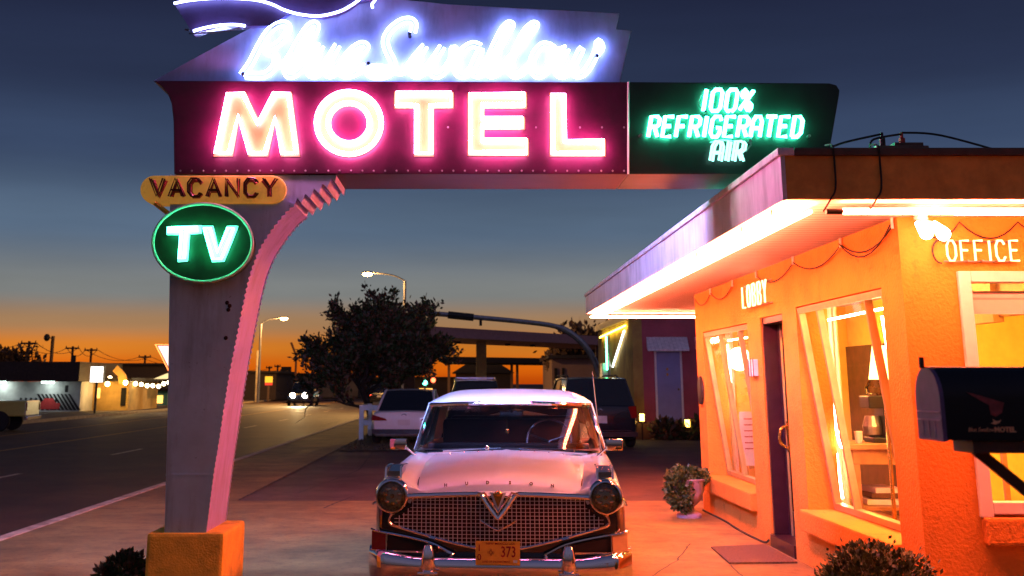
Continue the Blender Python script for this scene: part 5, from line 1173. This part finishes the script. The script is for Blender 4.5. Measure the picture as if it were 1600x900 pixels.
OCH = mat('ochre_shop_wall', (.60, .36, .09), .8, var=.15, scale=1.5)
t = house('ochre_shop', 'glowing ochre shop with lit porch right of the mural building', 126, 202, 75, 596, 7, OCH, RF, ((131, 139, 604, 620, LITW), (150, 156, 606, 622, LITW), (190, 196, 606, 634, 'dark')))
for px, py, e in ((129, 600, 40), (168, 600, 60), (196, 598, 60)):
    p = at(px, py, 73.9); b = MB(); b.ball(p, .14); b.build('porch_lamp', glow('porch_glow', (50, 30, 9)), t); L = bpy.data.lights.new('porch_light', 'POINT'); L.energy = e; L.color = (1, .62, .2); L.shadow_soft_size = .15; lo = bpy.data.objects.new('porch_light', L); COL.objects.link(lo); lo.parent = t; lo.location = p - Vector((0, .3, .1)) - t.location
t = thing('arrow_sign', 'pointed orange sign board on the ochre shop roof', 'sign', tuple(at(188, 596, 74.5)))
b = MB(); b.prism([at(px, py, 74.5) for px, py in ((176, 580), (183, 571), (190, 578), (196, 586), (200, 600), (186, 600), (184, 588))], (0, .2, 0)); b.build('board', mat('glowing_orange_sign_paint', (.6, .26, .04), .6, emit=(1, .4, .05), es=.35), t)  # painted board with a faint glow put into its colour
b = MB(); p = at(193, 598, 74.6); b.cyl((p.x, 74.6, 1.6), p, .06); b.build('post', M['darksteel'], t)
p = at(152, 585, 68); t = thing('box_sign', 'glowing white box sign on a thin pole before the ochre shop', 'sign', (p.x, 68, 0))
q0, q1 = at(141, 598, 68), at(164, 572, 68); b = MB(); b.b2((q0.x, 67.85, q0.z), (q1.x, 68.15, q1.z)); bo = b.build('cabinet', M['darksteel'], t)
b = MB(); b.b2((q0.x + .03, 67.83, q0.z + .03), (q1.x - .03, 67.845, q1.z - .03)); b.build('lit_panel', glow('sign_panel', (3.2, 2.8, 2.6)), bo)
b = MB(); b.cyl((p.x, 68, -.05), (p.x, 68, q0.z), .07); b.build('pole', M['darksteel'], t)
t = thing('string_lights', 'drooping string of round bulbs between the ochre shop and the triangular sign', 'string lights', tuple(at(210, 600, 76)))
pts = [at(px, py, 76) for px, py in ((172, 588), (178, 597), (190, 600), (203, 594), (212, 597), (221, 598), (230, 600), (239, 600), (248, 601), (256, 597), (264, 595))]
b = MB(); b.tube(pts, .02, 4); b.build('wire', M['cable'], t)
for q in pts: b = MB(); b.ball(q - Vector((0, 0, .1)), .13, u=8, v=6); b.build('bulb', glow('string_bulb', (14, 11, 6)), t)
house('turquoise_shop', 'turquoise fronted shop with one blazing white window beneath the string lights', 198, 262, 92, 611, 8, mat('turquoise_render', (.10, .32, .30), .7, var=.15), RF, ((226, 241, 616, 632, LITC), (204, 214, 618, 630, LITW), (246, 254, 618, 630, LITW)))
house('long_dark_building', 'long dark flat roofed building behind the ochre and turquoise shops', 92, 300, 118, 571, 14, DK, RF)
t = thing('triangle_sign', 'glowing white inverted triangle sign edged in red beside the sign post', 'sign', tuple(at(266, 610, 80))[:2] + (0,))
b = MB(); b.prism([at(px, py, 80) for px, py in ((244, 539), (290, 539), (267, 584))], (0, .4, 0)); bo = b.build('cabinet', M['vacred'], t); b = MB(); b.prism([at(px, py, 79.97) for px, py in ((246.5, 540.5), (287.5, 540.5), (267, 580))], (0, .02, 0)); b.build('lit_panel', glow('tri_panel', (1.5, 1.3, 1.15)), bo)
b = MB(); b.tube([at(px, py, 79.9) for px, py in ((243, 538.5), (291, 538.5), (267, 586))], .05, 5, True); b.build('neon_tube', glow('red_neon_far', (6, 1.2, .3)), t)
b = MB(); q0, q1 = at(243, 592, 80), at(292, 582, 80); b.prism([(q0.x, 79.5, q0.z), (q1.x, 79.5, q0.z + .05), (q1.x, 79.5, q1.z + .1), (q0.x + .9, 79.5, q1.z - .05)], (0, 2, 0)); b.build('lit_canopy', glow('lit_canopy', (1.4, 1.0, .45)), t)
q = at(267, 600, 80.4); b = MB(); b.b2((q.x - .15, 80.45, -.05), (q.x + .15, 80.75, at(267, 560, 80).z)); b.build('pole', M['steel'], t)
house('dark_store', 'dark store with a small flat roof beyond the road, right of the sign post', 356, 432, 122, 583, 12, DK, RF)
house('grey_building', 'long grey low building beyond the road with a roof box', 430, 560, 142, 586, 14, GR, RF)
p = at(447, 573, 144); q = at(447, 586, 144); b = MB(); b.b2((p.x - .5, 143.5, q.z), (p.x + .5, 145, p.z)); b2 = b.build('roof_unit', RF); tag(b2, 'dark square roof unit standing on the grey building', 'roof unit')
for px, py, w, hh, lb in ((374, 597, 18, 13, 'lit yellow and red sign beside the sign post'), (420, 595, 11, 13, 'lit yellow and red sign beside the far street lamp')):
    p = at(px, py, 116); t = thing('shop_sign', lb, 'sign', (p.x, 116, 0), group='lit yellow and red shop signs'); k = 116 / 1850
    b = MB(); b.b2((p.x - w / 2 * k, 115.9, p.z - hh * .2 * k), (p.x + w / 2 * k, 116.1, p.z + hh / 2 * k)); b.build('panel', glow('yellow_panel', (1.5, .75, .05)), t)
    b = MB(); b.b2((p.x - w / 2 * k, 115.9, p.z - hh / 2 * k), (p.x + w / 2 * k, 116.1, p.z - hh * .22 * k)); b.build('panel', glow('red_panel', (1.2, .08, .04)), t)
    b = MB(); b.b2((p.x - .1, 115.95, -.05), (p.x + .1, 116.05, p.z - hh / 2 * k)); b.build('pole', M['capbrown'], t)
t = thing('white_pole', 'tall pale pole standing before the dark store beyond the road', 'pole', tuple(at(403, 600, 112))[:2] + (0,)); b = MB(); p = at(403, 548, 112); b.tube([(p.x, 112, -.05), (p.x, 112, p.z)], .13, 6); b.build('shaft', M['kerb'], t)
# utility poles
for i, (px, py, Y, tf, lb) in enumerate(((46, 533, 130, 0, 'dark utility pole with a crossarm at the far left'), (114, 541, 150, 1, 'dark utility pole with a transformer can above the mural building'), (143, 544, 155, 0, 'dark utility pole with a crossarm above the box sign'), (227, 555, 165, 1, 'dark utility pole with a transformer can above the turquoise shop'), (421, 572, 190, 0, 'small far utility pole above the dark store'), (434, 570, 190, 0, 'small far utility pole above the grey building'))):
    p = at(px, py, Y); t = thing('utility_pole', lb, 'utility pole', (p.x, Y, 0), group='dark utility poles on the skyline'); b = MB(); b.tube([(p.x, Y, -.05), (p.x, Y, p.z)], .16, 6); b.build('shaft', M['darkwood'], t)
    b = MB(); w = .85 if Y < 180 else .5; b.b2((p.x - w, Y - .25, p.z - .35), (p.x + w, Y - .17, p.z - .15)); b.b2((p.x - w + .05, Y - .24, p.z - .149), (p.x - w + .15, Y - .18, p.z + .05)); b.b2((p.x + w - .15, Y - .24, p.z - .149), (p.x + w - .05, Y - .18, p.z + .05)); b.build('crossarm', M['darkwood'], t)
    if tf: b = MB(); b.cyl((p.x + .28, Y - .3, p.z - 2.2), (p.x + .28, Y - .3, p.z - 1.1), .3); b.build('transformer', M['darksteel'], t)
p = at(83, 525, 110); t = thing('flood_pole', 'dark pole with an unlit floodlight near its top', 'pole', (p.x, 110, 0)); b = MB(); b.tube([(p.x, 110, -.05), (p.x, 110, p.z)], .17, 6); b.build('shaft', M['darkwood'], t); b = MB(); b.tube([(p.x, 110, p.z - .25), (p.x - .4, 109.8, p.z - .1)], .05, 5); b.ball((p.x - .45, 109.7, p.z - .15), .28, (1, 1, 1.2)); b.build('floodlight', M['darksteel'], t)
p, q = at(455, 535, 120), at(463, 556, 120); t = thing('leaning_pole', 'thin dark pole with a bent top left of the leafy tree', 'pole', (q.x, 120, 0)); b = MB(); b.tube([(q.x, 120, -.05), tuple(q), tuple(p)], .12, 5); b.build('shaft', M['darkwood'], t)
t = thing('power_line', 'thin black power lines strung between the skyline utility poles', 'power line', (at(46, 533, 130).x, 130, 0))
wp = [at(-60, 527, 120), at(46, 534, 130), at(114, 542, 150), at(143, 545, 155), at(227, 556, 165), at(330, 564, 178), at(421, 573, 190)]
for dx in (-.75, .75):
    b = MB(); L = []
    for p, q in zip(wp, wp[1:]): L += [p.lerp(q, i / 8) + Vector((dx, 0, -.12 - .9 * 4 * (i / 8) * (1 - i / 8))) for i in range(8)]
    b.tube(L, .035, 4); b.build('wire', M['cable'], t)
# pickup at the left edge
t = thing('pickup_truck', 'olive pickup truck parked across the road at the left edge', 'truck', (-16.5, 46.5, RZ), R(95)); PT = mat('olive_truck_paint', (.52, .46, .10), .3, var=.06, coat=.5)
b = MB(); b.b2((-.95, 0, .55), (.95, 1.9, 1.12), bev=.05); b.b2((-.93, 1.92, .5), (.93, 3.4, 1.15), bev=.06); b.b2((-.92, 3.42, .5), (.92, 4.9, 1.08), bev=.08); b.build('body', PT, t, world=False)
b = MB(); b.prism([(-.85, 1.95, 1.152), (-.85, 3.5, 1.152), (-.78, 3.1, 1.7), (-.78, 2.15, 1.7)], (1.66, 0, 0)); b.build('cab_window', M['darkglass'], t, world=False); b = MB(); b.b2((-.78, 2.12, 1.702), (.80, 3.12, 1.76), bev=.02); b.build('roof', PT, t, world=False)
for y in (.95, 4.0):
    for s in (-1, 1):
        b = MB(); b.lathe([(.2, -.12), (.34, -.12), (.38, -.06), (.38, .06), (.34, .12), (.2, .12), (.05, .08)], 22)
        for v in b.bm.verts: v.co = Matrix.Translation((s * .88, y, .38)) @ Matrix.Rotation(R(90), 4, 'Y') @ v.co
        b.build('wheel', M['rubber'], t, world=False, smooth='auto')
b = MB(); b.b2((-.95, -.08, .42), (.95, .0, .56), bev=.02); b.build('bumper', M['chrome'], t, world=False)
for s in (-1, 1): b = MB(); b.b2((s * .90 - .06, -.02, .75), (s * .90 + .06, .01, 1.05)); b.build('tail_lamp', M['redlens'], t, world=False)
